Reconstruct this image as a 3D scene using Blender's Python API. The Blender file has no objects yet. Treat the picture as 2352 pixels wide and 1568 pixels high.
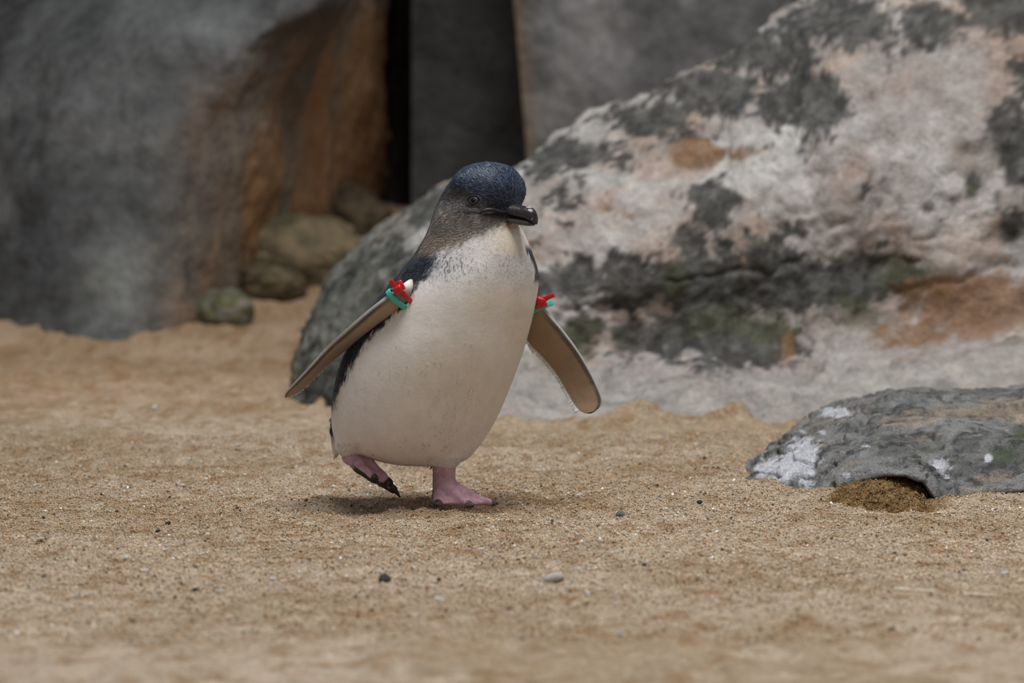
import bpy, math, random
import numpy as np
from mathutils import Vector

# ------------------------------------------------------------------ camera, world, light
scene = bpy.context.scene
col = scene.collection
F = 7500.0                        # focal length in pixels of the 2352 x 1568 frame
CAM = np.array([0.0, -3.0, 0.326])
PITCH = math.atan(434.0 / F)      # horizon sits at row 350
cd = bpy.data.cameras.new('camera')
cd.sensor_width = 36.0
cd.lens = F / 2352.0 * 36.0
cd.clip_start = 0.05
cd.clip_end = 60
cd.dof.use_dof = True
cd.dof.focus_distance = 2.97
cd.dof.aperture_fstop = 7.6
cd.dof.aperture_blades = 0
cam = bpy.data.objects.new('camera', cd)
cam.location = CAM
cam.rotation_euler = (math.pi / 2 - PITCH, 0, 0)
col.objects.link(cam)
scene.camera = cam

world = bpy.data.worlds.new('world')
scene.world = world
world.use_nodes = True
bg = world.node_tree.nodes['Background']
bg.inputs[0].default_value = (0.92, 0.96, 1.0, 1)
bg.inputs[1].default_value = 0.30

def area(name, loc, target, size, power, color):
    d = bpy.data.lights.new(name, 'AREA')
    d.shape = 'DISK'
    d.size = size
    d.energy = power
    d.color = color
    o = bpy.data.objects.new(name, d)
    o.location = loc
    o.rotation_euler = (Vector(target) - Vector(loc)).to_track_quat('-Z', 'Y').to_euler()
    col.objects.link(o)
    return o
area('skylight', (0.35, -0.55, 3.0), (0.1, 0.25, 0.0), 1.7, 96.0, (0.985, 0.99, 1.0))

vs = scene.view_settings
vs.view_transform = 'Standard'
vs.look = 'None'
vs.exposure = 0.0
vs.gamma = 1.0
vs.use_curve_mapping = False

# ------------------------------------------------------------------ maths helpers
SP, CP = math.sin(PITCH), math.cos(PITCH)

def P(px, py, Y):
    """point of the world plane y = Y that the photograph shows at (px, py)"""
    a = (np.asarray(px, float) - 1176.0) / F
    b = -(np.asarray(py, float) - 784.0) / F
    dy = CP + b * SP
    dz = -SP + b * CP
    k = (np.asarray(Y, float) - CAM[1]) / dy
    return np.stack(np.broadcast_arrays(CAM[0] + a * k, CAM[1] + dy * k, CAM[2] + dz * k), -1)

def PROJ(p):
    d = np.asarray(p, float) - CAM
    fwd = d[..., 1] * CP - d[..., 2] * SP
    up = d[..., 1] * SP + d[..., 2] * CP
    return 1176 + F * d[..., 0] / fwd, 784 - F * up / fwd

def G(px, py, z=0.0):
    """point of the level z seen at (px, py)"""
    lo, hi = -1.9, 6.0
    for _ in range(50):
        m = (lo + hi) / 2
        if P(px, py, m)[2] > z: lo = m
        else: hi = m
    return P(px, py, lo)

def _hash(ix, iy, iz, seed):
    h = (ix.astype(np.int64) * 374761393 + iy.astype(np.int64) * 668265263 + iz.astype(np.int64) * 2147483647 + seed * 1274126177) & 0xFFFFFFFF
    h = ((h ^ (h >> 13)) * 1274126177) & 0xFFFFFFFF
    h = ((h ^ (h >> 16)) * 2246822519) & 0xFFFFFFFF
    h = h ^ (h >> 15)
    return (h & 0xFFFFFF).astype(np.float32) / float(0xFFFFFF)

def vnoise(p, seed=0):
    p = np.asarray(p)
    i = np.floor(p).astype(np.int64)
    f = (p - i).astype(np.float32)
    f = f * f * f * (f * (f * 6 - 15) + 10)
    x, y, z = i[..., 0], i[..., 1], i[..., 2]
    fx, fy, fz = f[..., 0], f[..., 1], f[..., 2]
    def L(a, b, t): return a + (b - a) * t
    c00 = L(_hash(x, y, z, seed), _hash(x + 1, y, z, seed), fx)
    c10 = L(_hash(x, y + 1, z, seed), _hash(x + 1, y + 1, z, seed), fx)
    c01 = L(_hash(x, y, z + 1, seed), _hash(x + 1, y, z + 1, seed), fx)
    c11 = L(_hash(x, y + 1, z + 1, seed), _hash(x + 1, y + 1, z + 1, seed), fx)
    return L(L(c00, c10, fy), L(c01, c11, fy), fz) * 2 - 1

def fbm(p, scale, octaves=4, seed=0, gain=0.5):
    p = np.asarray(p, float) * scale
    out = 0; amp = 1.0; tot = 0
    for k in range(octaves):
        out = out + amp * vnoise(p + 17.3 * k, seed + k)
        tot += amp; amp *= gain; p = p * 2.03
    return out / tot

def sstep(a, b, x):
    t = np.clip((x - a) / (b - a), 0, 1)
    return t * t * (3 - 2 * t)

def mixc(a, b, t):
    return np.asarray(a) * (1 - t[..., None]) + np.asarray(b) * t[..., None]

def lin(r, g, b):
    c = np.array([r, g, b]) / 255.0
    return np.where(c <= 0.04045, c / 12.92, ((c + 0.055) / 1.055) ** 2.4)

def blob(px, py, spec):
    """largest of several elliptical soft spots (x, y, rx, ry, weight)"""
    m = np.zeros_like(px)
    for x, y, rx, ry, w in spec:
        d = ((px - x) / rx) ** 2 + ((py - y) / ry) ** 2
        m = np.maximum(m, w * np.exp(-d * 0.9))
    return m

# ------------------------------------------------------------------ object helpers
def mesh_obj(name, verts, faces, mat=None, parent=None, smooth=True, color=None, attrs=None):
    me = bpy.data.meshes.new(name)
    if isinstance(faces, np.ndarray):
        n, k = faces.shape
        me.vertices.add(len(verts)); me.vertices.foreach_set('co', np.asarray(verts, np.float32).ravel())
        me.loops.add(n * k); me.loops.foreach_set('vertex_index', faces.astype(np.int32).ravel())
        me.polygons.add(n)
        me.polygons.foreach_set('loop_start', np.arange(0, n * k, k, dtype=np.int32))
        me.polygons.foreach_set('loop_total', np.full(n, k, np.int32))
        me.update(calc_edges=True); me.validate()
    else:
        me.from_pydata([tuple(map(float, v)) for v in verts], [], faces)
        me.update()
    if smooth:
        me.polygons.foreach_set('use_smooth', np.ones(len(me.polygons), bool))
    if color is not None:
        a = me.color_attributes.new('Col', 'FLOAT_COLOR', 'POINT')
        c = np.ones((len(me.vertices), 4), np.float32); c[:, :3] = color
        a.data.foreach_set('color', c.ravel())
    for k, v in (attrs or {}).items():
        a = me.attributes.new(k, 'FLOAT', 'POINT')
        a.data.foreach_set('value', np.asarray(v, np.float32))
    if mat: me.materials.append(mat)
    o = bpy.data.objects.new(name, me)
    col.objects.link(o)
    if parent: o.parent = parent
    return o

def tag(o, label=None, cat=None, group=None, kind=None):
    if label: o['label'] = label
    if cat: o['category'] = cat
    if group: o['group'] = group
    if kind: o['kind'] = kind
    return o

def rebase(o, p):
    """put a top-level mesh's origin at p without moving its shape"""
    p = Vector([float(q) for q in p])
    o.data.transform(__import__('mathutils').Matrix.Translation(-p))
    o.location = p
    return o

def grid_faces(nu, nv, closed_v=False):
    i = np.arange(nu - 1)[:, None]; j = np.arange(nv if closed_v else nv - 1)[None, :]
    a = i * nv + j; b = i * nv + (j + 1) % nv
    return np.stack([a, b, b + nv, a + nv], -1).reshape(-1, 4)

def grid_normals(V):
    du = np.gradient(V, axis=0); dv = np.gradient(V, axis=1)
    n = np.cross(du, dv)
    return n / (np.linalg.norm(n, axis=-1, keepdims=True) + 1e-9)

def spline(pts, n, closed=False):
    pts = np.asarray(pts, float)
    q = np.vstack([2 * pts[0] - pts[1], pts, 2 * pts[-1] - pts[-2]])
    t = np.linspace(0, len(pts) - 1 - 1e-6, n)
    i = t.astype(int); f = (t - i)[:, None]
    p0, p1, p2, p3 = q[i], q[i + 1], q[i + 2], q[i + 3]
    return 0.5 * (2 * p1 + (p2 - p0) * f + (2 * p0 - 5 * p1 + 4 * p2 - p3) * f ** 2 + (3 * p1 - p0 - 3 * p2 + p3) * f ** 3)

# ------------------------------------------------------------------ materials
def new_mat(name):
    m = bpy.data.materials.new(name); m.use_nodes = True
    nt = m.node_tree; b = nt.nodes['Principled BSDF']
    return m, nt, b

def N(nt, kind, **inp):
    n = nt.nodes.new(kind)
    for k, v in inp.items():
        if k in n.inputs: n.inputs[k].default_value = v
        else: setattr(n, k, v)
    return n

def vcol_mat(name, rough=0.8, spec=0.3, layers=(), bumps=(), sheen=0.0):
    """colour attribute x procedural noise layers (scale, detail, low, high) with noise bump (scale, detail, distance)"""
    m, nt, b = new_mat(name); L = nt.links.new
    at = N(nt, 'ShaderNodeAttribute', attribute_name='Col')
    tc = N(nt, 'ShaderNodeTexCoord')
    c = at.outputs['Color']
    for sc, det, lo, hi in layers:
        no = N(nt, 'ShaderNodeTexNoise', Scale=sc, Detail=det, Roughness=0.65)
        L(tc.outputs['Object'], no.inputs['Vector'])
        mr = N(nt, 'ShaderNodeMapRange'); mr.inputs[1].default_value = 0.3; mr.inputs[2].default_value = 0.7
        mr.inputs[3].default_value = lo; mr.inputs[4].default_value = hi
        L(no.outputs['Fac'], mr.inputs[0])
        mx = N(nt, 'ShaderNodeVectorMath', operation='SCALE')
        L(c, mx.inputs[0]); L(mr.outputs[0], mx.inputs['Scale'])
        c = mx.outputs[0]
    L(c, b.inputs['Base Color'])
    prev = None
    for sc, det, dist in bumps:
        no = N(nt, 'ShaderNodeTexNoise', Scale=sc, Detail=det, Roughness=0.6)
        L(tc.outputs['Object'], no.inputs['Vector'])
        bp = N(nt, 'ShaderNodeBump', Strength=1.0, Distance=dist)
        L(no.outputs['Fac'], bp.inputs['Height'])
        if prev: L(prev, bp.inputs['Normal'])
        prev = bp.outputs['Normal']
    if prev: L(prev, b.inputs['Normal'])
    b.inputs['Roughness'].default_value = rough
    b.inputs['Specular IOR Level'].default_value = spec
    b.inputs['Sheen Weight'].default_value = sheen
    return m

def plain_mat(name, color, rough=0.5, spec=0.5, noise=(200, 0.85, 1.15), bump=None, coat=0.0, trans=0.0):
    m, nt, b = new_mat(name); L = nt.links.new
    tc = N(nt, 'ShaderNodeTexCoord')
    no = N(nt, 'ShaderNodeTexNoise', Scale=noise[0], Detail=3.0)
    L(tc.outputs['Object'], no.inputs['Vector'])
    mr = N(nt, 'ShaderNodeMapRange'); mr.inputs[1].default_value = 0.3; mr.inputs[2].default_value = 0.7
    mr.inputs[3].default_value = noise[1]; mr.inputs[4].default_value = noise[2]
    L(no.outputs['Fac'], mr.inputs[0])
    mx = N(nt, 'ShaderNodeVectorMath', operation='SCALE'); mx.inputs[0].default_value = tuple(color)
    L(mr.outputs[0], mx.inputs['Scale']); L(mx.outputs[0], b.inputs['Base Color'])
    if bump:
        bp = N(nt, 'ShaderNodeBump', Strength=1.0, Distance=bump)
        L(no.outputs['Fac'], bp.inputs['Height']); L(bp.outputs['Normal'], b.inputs['Normal'])
    b.inputs['Roughness'].default_value = rough
    b.inputs['Specular IOR Level'].default_value = spec
    b.inputs['Coat Weight'].default_value = coat
    b.inputs['Transmission Weight'].default_value = trans
    return m

M_rock = vcol_mat('rock', 0.85, 0.25, [(28, 6, 0.75, 1.25), (140, 4, 0.8, 1.2)], [(40, 8, 0.012), (260, 4, 0.002)])
M_rock_dark = vcol_mat('rock_far', 0.85, 0.2, [(9, 5, 0.75, 1.25), (40, 4, 0.75, 1.25)], [(14, 6, 0.02), (90, 4, 0.005)])
M_slate = vcol_mat('rock_near', 0.8, 0.3, [(60, 6, 0.75, 1.25), (600, 4, 0.55, 1.4)], [(90, 8, 0.006), (450, 5, 0.0026)])
M_sand = vcol_mat('sand', 0.95, 0.12, [(14, 4, 0.92, 1.08), (160, 4, 0.78, 1.2), (620, 3, 0.55, 1.4)], [(160, 5, 0.004), (650, 3, 0.0016)])
M_grain = vcol_mat('sand_grain', 0.85, 0.2, [(900, 2, 0.85, 1.15)])
M_chip = vcol_mat('shell_chip', 0.6, 0.35, [(300, 3, 0.8, 1.15)], [(500, 3, 0.0006)])
M_bird = vcol_mat('plumage', 0.66, 0.28, [(60, 4, 0.93, 1.07), (900, 3, 0.93, 1.07)], [(60, 3, 0.0008), (1600, 2, 0.00014)], sheen=0.12)
M_feather = vcol_mat('feather', 0.48, 0.36, [(900, 2, 0.9, 1.1)])

# ------------------------------------------------------------------ the floor of sand
def floor_z(x, y, detail=True):
    p = np.stack(np.broadcast_arrays(np.asarray(x, float), np.asarray(y, float), np.zeros(1)), -1)
    x, y = p[..., 0], p[..., 1]
    D = y + 3.0
    z = np.interp(D, [0, 4.1, 4.6, 5.0, 5.2, 5.4, 5.6, 5.9, 6.4, 9], [0, 0, .004, .018, .052, .084, .108, .172, .21, .21])
    z = z * (1 - sstep(-0.05, 0.3, x) * 0.8)
    z = z + 0.006 * fbm(p, 3.0, 2, 11)
    # scuffed hollow under the bird and in front of the small rock
    z = z - 0.007 * np.exp(-(((x - 0.0 + 0.07) / 0.11) ** 2 + ((y + 0.03) / 0.05) ** 2))
    z = z - 0.011 * np.exp(-(((x - 0.345) / 0.055) ** 2 + ((y - 0.0) / 0.06) ** 4))
    if detail:
        far = sstep(0.25, 0.6, y)
        z = z + 0.0044 * fbm(p, 28, 3, 5) * (1 + far) + 0.0026 * fbm(p, 110, 3, 8)
        z = z + 0.004 * np.maximum(0, fbm(p, 17, 3, 31) - 0.12) * 3
        hsum = np.zeros_like(z)
        for bx, by, w, d, h in HEAPS:
            hsum += h * np.exp(-(((x - bx) / w) ** 2 + ((y - by) / d) ** 2))
        z = z + hsum * (0.75 + 0.75 * fbm(p, 34, 3, 71))
    return z

HEAPS = []
for px, py, w, h in [(1485, 985, .045, .016), (1535, 985, .028, .014), (1440, 985, .035, .010), (1650, 985, .028, .017), (1720, 985, .030, .019),
                     (1170, 985, .03, .018), (1310, 985, .03, .010), (1390, 990, .03, .006), (1590, 990, .04, .006), (1800, 995, .04, .006), (585, 965, .03, .010), (760, 990, .05, .010),
                     (2300, 1150, .05, .010), (1840, 1165, .05, .006)]:
    g = G(px, py, 0.002)
    HEAPS.append((g[0], g[1], w, 0.05 if py < 1050 else 0.035, h))

hr = np.random.default_rng(3)
for _ in range(46):
    px, py = hr.uniform(-40, 760), hr.uniform(800, 1000)
    g = G(px, py, 0.0); w = hr.uniform(.012, .035)
    HEAPS.append((g[0], g[1], w, w * .7, hr.uniform(.004, .011)))
for _ in range(50):
    px, py = hr.uniform(0, 2352), hr.uniform(1000, 1500)
    g = G(px, py, 0.0); w = hr.uniform(.006, .016)
    HEAPS.append((g[0], g[1], w, w * .8, hr.uniform(-.003, .004)))
def axis(segs):
    out = []
    for a, b, s in segs:
        out.append(np.arange(a, b, s))
    out.append(np.array([segs[-1][1]]))
    return np.concatenate(out)
gx = axis([(-2.4, -0.75, 0.03), (-0.75, 0.75, 0.0036), (0.75, 2.4, 0.03)])
gy = axis([(-2.6, -1.1, 0.02), (-1.1, -0.55, 0.006), (-0.55, 0.95, 0.0042), (0.95, 1.6, 0.012), (1.6, 5.0, 0.04)])
XX, YY = np.meshgrid(gx, gy, indexing='ij')
ZZ = floor_z(XX, YY)
V = np.stack([XX, YY, ZZ], -1)

def sand_colour(p):
    n1 = fbm(p, 6, 3, 41); n2 = fbm(p, 60, 3, 43)
    c = mixc(np.array([.42, .31, .205]), np.array([.50, .39, .285]), sstep(-.4, .4, n1))
    c = mixc(c, np.array([.32, .19, .095]), 0.7 * sstep(.08, .5, n2))
    c = mixc(c, np.array([.66, .54, .42]), 0.5 * sstep(.15, .6, -n2))
    far = sstep(0.6, 1.6, p[..., 1])
    c = mixc(c, c * np.array([1.20, 1.08, .98]), far)
    # damp dark sand scraped out of the hollow under the small rock, and the bird's shadow painted into the sand colour
    x, y = p[..., 0], p[..., 1]
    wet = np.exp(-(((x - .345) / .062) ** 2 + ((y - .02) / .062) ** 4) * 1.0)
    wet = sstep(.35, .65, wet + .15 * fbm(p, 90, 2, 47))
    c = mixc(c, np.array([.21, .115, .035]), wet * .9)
    bird_shadow = np.exp(-(((x + .06) / .12) ** 2 + ((y + .035) / .045) ** 2)) * .45
    c = mixc(c, np.array([.26, .155, .07]), bird_shadow)
    return c
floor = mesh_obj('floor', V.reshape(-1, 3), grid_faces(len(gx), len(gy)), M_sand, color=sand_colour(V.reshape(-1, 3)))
tag(floor, 'coarse tan sand covering the ground, clumpy and speckled with grains', 'sand', kind='structure')

# loose coarse grains lying on the sand
rng = np.random.default_rng(7)
def make_grains(n, at=None, pale=True):
    D = np.sqrt(rng.uniform(2.15 ** 2, 3.75 ** 2, n * 2))
    keep = rng.uniform(0, 1, n * 2) < np.exp(-np.maximum(0, np.abs(D - 2.95) - .35) * 2.5)
    D = D[keep][:n]; n = len(D)
    x = rng.uniform(-1, 1, n) * (1250 / F) * D
    y = D - 3.0
    r = rng.uniform(.0005, .0011, n) * (1 + 1.0 * (rng.uniform(0, 1, n) > .96))
    z = floor_z(x, y) + r * .25
    if at is not None:
        n = len(at); x, y, z = at.T; r = rng.uniform(.0005, .0012, n)
    base = np.array([[1, 0, 0], [-.5, .87, 0], [-.5, -.87, 0], [0, 0, .8], [.1, .1, -.8]])
    ang = rng.uniform(0, 2 * np.pi, n); ca, sa = np.cos(ang), np.sin(ang)
    tl = rng.uniform(-.7, .7, (n, 2))
    st = rng.uniform(.7, 1.3, (n, 3))
    b = base[None] * st[:, None]
    xx = b[..., 0] * ca[:, None] - b[..., 1] * sa[:, None]
    yy = b[..., 0] * sa[:, None] + b[..., 1] * ca[:, None]
    zz = b[..., 2] + xx * tl[:, :1] + yy * tl[:, 1:]
    pts = np.stack([x[:, None] + xx * r[:, None], y[:, None] + yy * r[:, None], z[:, None] + zz * r[:, None]], -1)
    tri = np.array([[0, 1, 3], [1, 2, 3], [2, 0, 3], [1, 0, 4], [2, 1, 4], [0, 2, 4]])
    f = (tri[None] + 5 * np.arange(n)[:, None, None]).reshape(-1, 3)
    pal = np.array([[.54, .405, .275], [.44, .29, .16], [.63, .50, .37], [.36, .19, .085], [.20, .135, .08], [.88, .84, .77], [.07, .065, .06], [.46, .44, .41], [.60, .40, .27]])
    k = rng.choice(len(pal), n, p=[.33, .24, .14, .085, .07, .028, .03, .027, .05])
    c = pal[k] * rng.uniform(.8, 1.2, (n, 1))
    base_c = sand_colour(np.stack([x, y, z], -1)) / np.array([.49, .36, .245]) if pale else np.array([[.55, .47, .33]])
    c = c * np.minimum(1.1, base_c)
    return pts.reshape(-1, 3), f, np.repeat(c, 5, 0)
gv, gf, gc = make_grains(230000)
grains = mesh_obj('sand_grains', gv, gf, M_grain, parent=floor, smooth=False, color=gc)
tag(grains, 'loose coarse grains of many colours', kind='stuff')

# ------------------------------------------------------------------ big pale boulder behind the bird
out_px = [(708, 965), (694, 900), (690, 840), (700, 780), (720, 722), (760, 650), (830, 565), (920, 482), (1010, 412), (1090, 375), (1180, 345), (1300, 300), (1450, 240),
          (1600, 178), (1680, 140), (1760, 80), (1830, 15), (1900, -50), (2050, -130), (2250, -200), (2500, -230), (2750, -200), (2950, -50), (3080, 250), (3120, 600), (3125, 960)]
NU, NV = 420, 230
op = spline(out_px, NU)
steep = [(0, -.12), (0, 0), (.02, .12), (.08, .30), (.2, .5), (.36, .68), (.55, .83), (.78, .95), (1, 1), (1.25, .96), (1.5, .75), (1.62, .4), (1.66, 0), (1.66, -.12)]
ledge = [(-.02, -.10), (.0, .0), (.16, .075), (.36, .125), (.47, .19), (.50, .30), (.49, .42), (.53, .57), (.63, .73), (.8, .90), (1, 1), (1.25, .96), (1.5, .75), (1.66, 0)]
steep = spline(steep, NV); ledge = spline(ledge, NV)
V = np.zeros((NU, NV, 3))
for i, (px, py) in enumerate(op):
    endl = math.sqrt(max(0.0, min(1, (px - 686) / 420.0)))
    endr = math.sqrt(max(0.0, min(1, (3130 - px) / 420.0)))
    e = min(endl, endr)
    Yr = 1.50
    Yf = 1.36 - 0.47 * e
    top = P(px, py, Yr - (1 - e) * 0.1)
    zb = 0.0
    zt = max(top[2], zb - .02)
    w = sstep(900, 1350, px) * (1 - sstep(2700, 2950, px))
    prof = steep * (1 - w) + ledge * w
    a, b = prof[:, 0], prof[:, 1]
    yr = Yr - (1 - e) * 0.1
    V[i, :, 0] = top[0] * (Yf + (yr - Yf) * np.clip(a, 0, 1.2) * .6 + 3.18) / (yr + 3.0) if False else top[0]
    V[i, :, 1] = Yf + (yr - Yf) * a * (1.0)
    V[i, :, 2] = zb + (zt - zb) * b
nrm = grid_normals(V)
if nrm[NU // 2, NV // 3, 1] > 0: nrm = -nrm
ppx, ppy = PROJ(V)
d = .026 * fbm(V, 4.0, 2, 3) + .014 * fbm(V, 16, 4, 9) + .0075 * fbm(V, 55, 4, 12)
# little knob and pits
d += .02 * np.exp(-(((ppx - 1590) / 55) ** 2 + ((ppy - 355) / 32) ** 2))
rid = np.abs(fbm(V, 9, 4, 19)); d -= .006 * np.exp(-(rid / .04) ** 2)
d = d * np.minimum(1, (np.linspace(0, 1, NU)[:, None] * 14))
V = V + nrm * d[..., None]
vv = V.reshape(-1, 3); px, py = PROJ(vv)
n1 = fbm(vv, 9, 4, 51, .6); n2 = fbm(vv, 34, 5, 52, .72); n3 = fbm(vv, 14, 4, 53); n4 = fbm(vv, 90, 3, 54)
c = mixc(lin(168, 157, 150), lin(200, 195, 190), sstep(-.3, .35, n1))
c = mixc(c, lin(186, 148, 120), +.40 * sstep(0, .45, n3))
dark = blob(px, py, [(1330, 350, 160, 38, .85), (1500, 275, 120, 50, .8), (1640, 215, 120, 55, 1.0), (1870, 225, 80, 70, 1.1), (1780, 240, 70, 50, .8), (1750, 120, 140, 60, .9), (1950, 50, 160, 70, .85),
                     (2130, 60, 120, 60, .7), (2290, 30, 90, 60, .95), (1250, 390, 70, 30, .7), (1290, 470, 50, 60, .6), (1640, 480, 60, 70, .85), (1580, 560, 60, 60, .75), (1730, 580, 70, 60, .9),
                     (1300, 650, 90, 55, .9), (1450, 660, 120, 70, .9), (1620, 660, 130, 80, 1.05), (1800, 650, 140, 70, 1.05), (1960, 640, 120, 60, .95), (2080, 640, 70, 50, .8), (1500, 760, 170, 60, .85),
                     (1700, 780, 160, 60, .8), (1350, 760, 90, 50, .7), (2330, 330, 50, 90, 1.0), (2340, 200, 40, 120, .5), (2250, 430, 70, 40, .5), (2160, 470, 60, 50, .45), (2330, 520, 50, 60, .7), (1650, 830, 90, 40, .7), (1990, 440, 30, 80, .4),
                     (780, 760, 110, 200, .75), (900, 600, 90, 70, .6), (1000, 470, 120, 60, .7), (1120, 380, 90, 40, .6), (740, 900, 60, 60, .9), (1300, 360, 300, 26, .5)])
back = sstep(1.45, 1.7, vv[:, 1])
dm = sstep(.26, .52, np.maximum(dark, back * .7) * 1.12 + .80 * n2 + .30 * n4 - .02)
c = mixc(c, mixc(lin(94, 94, 90), lin(56, 56, 54), sstep(-.25, .25, n4 + .4 * n2)), dm * .92)
green = blob(px, py, [(1700, 740, 220, 60, .8), (2090, 630, 100, 50, .8), (1960, 720, 80, 60, .7), (1350, 760, 120, 60, .55), (740, 850, 60, 130, .8), (860, 640, 50, 60, .7), (2240, 440, 80, 30, .5), (1250, 800, 60, 60, .6), (1560, 640, 60, 60, .5)])
c = mixc(c, lin(86, 88, 62), .55 * sstep(.30, .62, green + .35 * n3 + .5 * n2))
brown = blob(px, py, [(1590, 358, 62, 38, 1.1), (2250, 700, 190, 90, .95), (2100, 770, 160, 40, .7), (1700, 350, 60, 26, .6), (1810, 800, 26, 60, .6), (2300, 620, 90, 60, .6), (1420, 480, 120, 70, .45), (1780, 430, 70, 120, .35)])
c = mixc(c, lin(140, 104, 72), .85 * sstep(.34, .62, brown + .45 * n2))
foot = sstep(820, 880, py + 40 * n1 + 30 * n2 - np.interp(px, [1100, 1400, 1750, 2050, 2352], [-40, 0, 25, -30, -70])) * sstep(1000, 1200, px) * (1 - back)
c = mixc(c, mixc(lin(178, 171, 163), lin(150, 146, 141), sstep(-.1, .4, n2)), foot * .9)
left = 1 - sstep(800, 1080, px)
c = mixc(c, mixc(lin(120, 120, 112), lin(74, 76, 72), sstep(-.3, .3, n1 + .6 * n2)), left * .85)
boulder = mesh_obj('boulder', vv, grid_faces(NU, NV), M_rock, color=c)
tag(boulder, 'huge pale pinkish boulder with dark lichen patches, sloping up behind the penguin', 'boulder')
rebase(boulder, (0.4, 1.3, 0))

# ------------------------------------------------------------------ left rock face, from px columns with its own depth
def face_rock(name, pxs, pys, depth, back, disp, seed, colour, label, cat, mat=M_rock_dark, kind=None):
    PX, PY = np.meshgrid(pxs, pys, indexing='ij')
    Dp = depth(PX, PY)
    V = P(PX, PY, Dp - 3.0)
    nn = grid_normals(V)
    if nn[len(pxs) // 2, len(pys) // 2, 1] > 0: nn = -nn
    V = V + nn * (disp * (fbm(V, 3.2, 4, seed) + .35 * fbm(V, 14, 4, seed + 5)))[..., None]
    # close the body: sides, top and back
    B = V.copy(); B[..., 1] = back
    nu, nv = V.shape[:2]
    vv = np.concatenate([V.reshape(-1, 3), B.reshape(-1, 3)])
    f = grid_faces(nu, nv)
    o = nu * nv
    def strip(idx):
        return np.stack([idx[:-1], idx[1:], idx[1:] + o, idx[:-1] + o], -1)
    I = np.arange(o).reshape(nu, nv)
    f = np.concatenate([f, f[:, ::-1] + o, strip(I[0]), strip(I[-1]), strip(I[:, 0]), strip(I[:, -1])])
    cc = colour(vv)
    ob = mesh_obj(name, vv, f, mat, color=cc)
    tag(ob, label, cat, kind=kind)
    return ob

ar_y = [-900, 0, 60, 120, 250, 500, 640, 760, 900]
ar_x = [1500, 720, 620, 530, 410, 330, 315, 290, 260]
ed_y = [-900, 0, 200, 330, 480, 700, 900]
ed_x = [900, 838, 835, 810, 775, 720, 700]
def left_depth(px, py):
    a = np.interp(py, ar_y, ar_x); e = np.interp(py, ed_y, ed_x)
    a = np.minimum(a, e - 30)
    g = 5.10 + np.maximum(0, (100 - px)) / 1000 * .35 + (760 - py) / 760 * .22 + .10 * np.minimum(4, ((px - a) / 300) ** 2) * (px < a)
    r = np.clip((px - a) / (e - a), 0, 1)
    g = g + .80 * r ** 2.0 * (px > a)
    over = np.maximum(0, px - e)
    return np.minimum(g + over / 60 * .55, 6.75)
def left_col(v):
    px, py = PROJ(v); a = np.interp(py, ar_y, ar_x)
    n = fbm(v, 5, 4, 61); n2 = fbm(v, 18, 4, 62)
    q = v * np.array([1, 1, .35])
    n3 = fbm(q, 12, 4, 63)
    c = mixc(lin(76, 76, 76), lin(102, 102, 101), sstep(-.3, .4, n + .5 * n2))
    br = sstep(-60, 330, px - a + 120 * n + 60 * n2)
    c = mixc(c, mixc(lin(122, 108, 92), lin(142, 108, 76), sstep(-.2, .35, n3 + (px - 500) / 700)), br)
    c = mixc(c, lin(120, 118, 88), .6 * blob(px, py, [(120, 620, 150, 120, 1)]) * sstep(-.2, .3, n))
    c = mixc(c, lin(146, 148, 146), .5 * blob(px, py, [(290, 640, 60, 160, 1), (470, 50, 160, 60, .7)]))
    return c
lpx = np.concatenate([np.linspace(-2300, -60, 70), np.linspace(-50, 872, 160)])
lpy = np.concatenate([np.linspace(-280, -20, 24), np.linspace(-10, 880, 130)])
left_rock = face_rock('rock_face', lpx, lpy, left_depth, 3.82, .035, 81, left_col, 'tall smooth grey rock face turning brown towards the dark gap', 'rock')
rebase(left_rock, (-.7, 2.6, 0))

# ------------------------------------------------------------------ rear walls of the recess
def wall(name, px0, px1, D, thick, seed, colour, label, slope=None):
    pxs = np.linspace(px0, px1, 120); pys = np.linspace(-1300, 760, 120)
    PX, PY = np.meshgrid(pxs, pys, indexing='ij')
    if slope is not None:
        PX = PX + slope(PY)
    V = P(PX, PY, np.full(PX.shape, D - 3.0))
    V[..., 1] -= .02 * fbm(V, 4, 4, seed) + .008 * fbm(V, 20, 3, seed + 1)
    B = V.copy(); B[..., 1] = D - 3.0 + thick
    nu, nv = V.shape[:2]; o = nu * nv
    vv = np.concatenate([V.reshape(-1, 3), B.reshape(-1, 3)])
    f = grid_faces(nu, nv); I = np.arange(o).reshape(nu, nv)
    def strip(idx): return np.stack([idx[:-1], idx[1:], idx[1:] + o, idx[:-1] + o], -1)
    f = np.concatenate([f, f[:, ::-1] + o, strip(I[0]), strip(I[-1]), strip(I[:, 0]), strip(I[:, -1])])
    ob = mesh_obj(name, vv, f, M_rock_dark, color=colour(vv))
    tag(ob, label, 'wall', kind='structure')
    return ob
def wall_r_col(v):
    n = fbm(v, 7, 5, 91, .6); n2 = fbm(v, 22, 3, 92); px, py = PROJ(v)
    c = mixc(lin(108, 107, 106), lin(148, 146, 145), sstep(-.3, .35, n + .4 * n2))
    edge = 1 - sstep(0, 45, px - np.interp(py, [0, 330], [1180, 1208]))
    return mixc(c, lin(134, 116, 94), edge * .8)
def wall_b_col(v):
    n = fbm(v, 5, 4, 95)
    return mixc(lin(78, 77, 76), lin(94, 93, 92), sstep(-.3, .3, n))
wall('wall_right', 1180, 3400, 6.1, .5, 101, wall_r_col, 'mottled grey rear wall with a weathered upright edge', slope=lambda py: np.interp(py, [-1300, 0, 330, 760], [-60, 0, 28, 40]))
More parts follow.
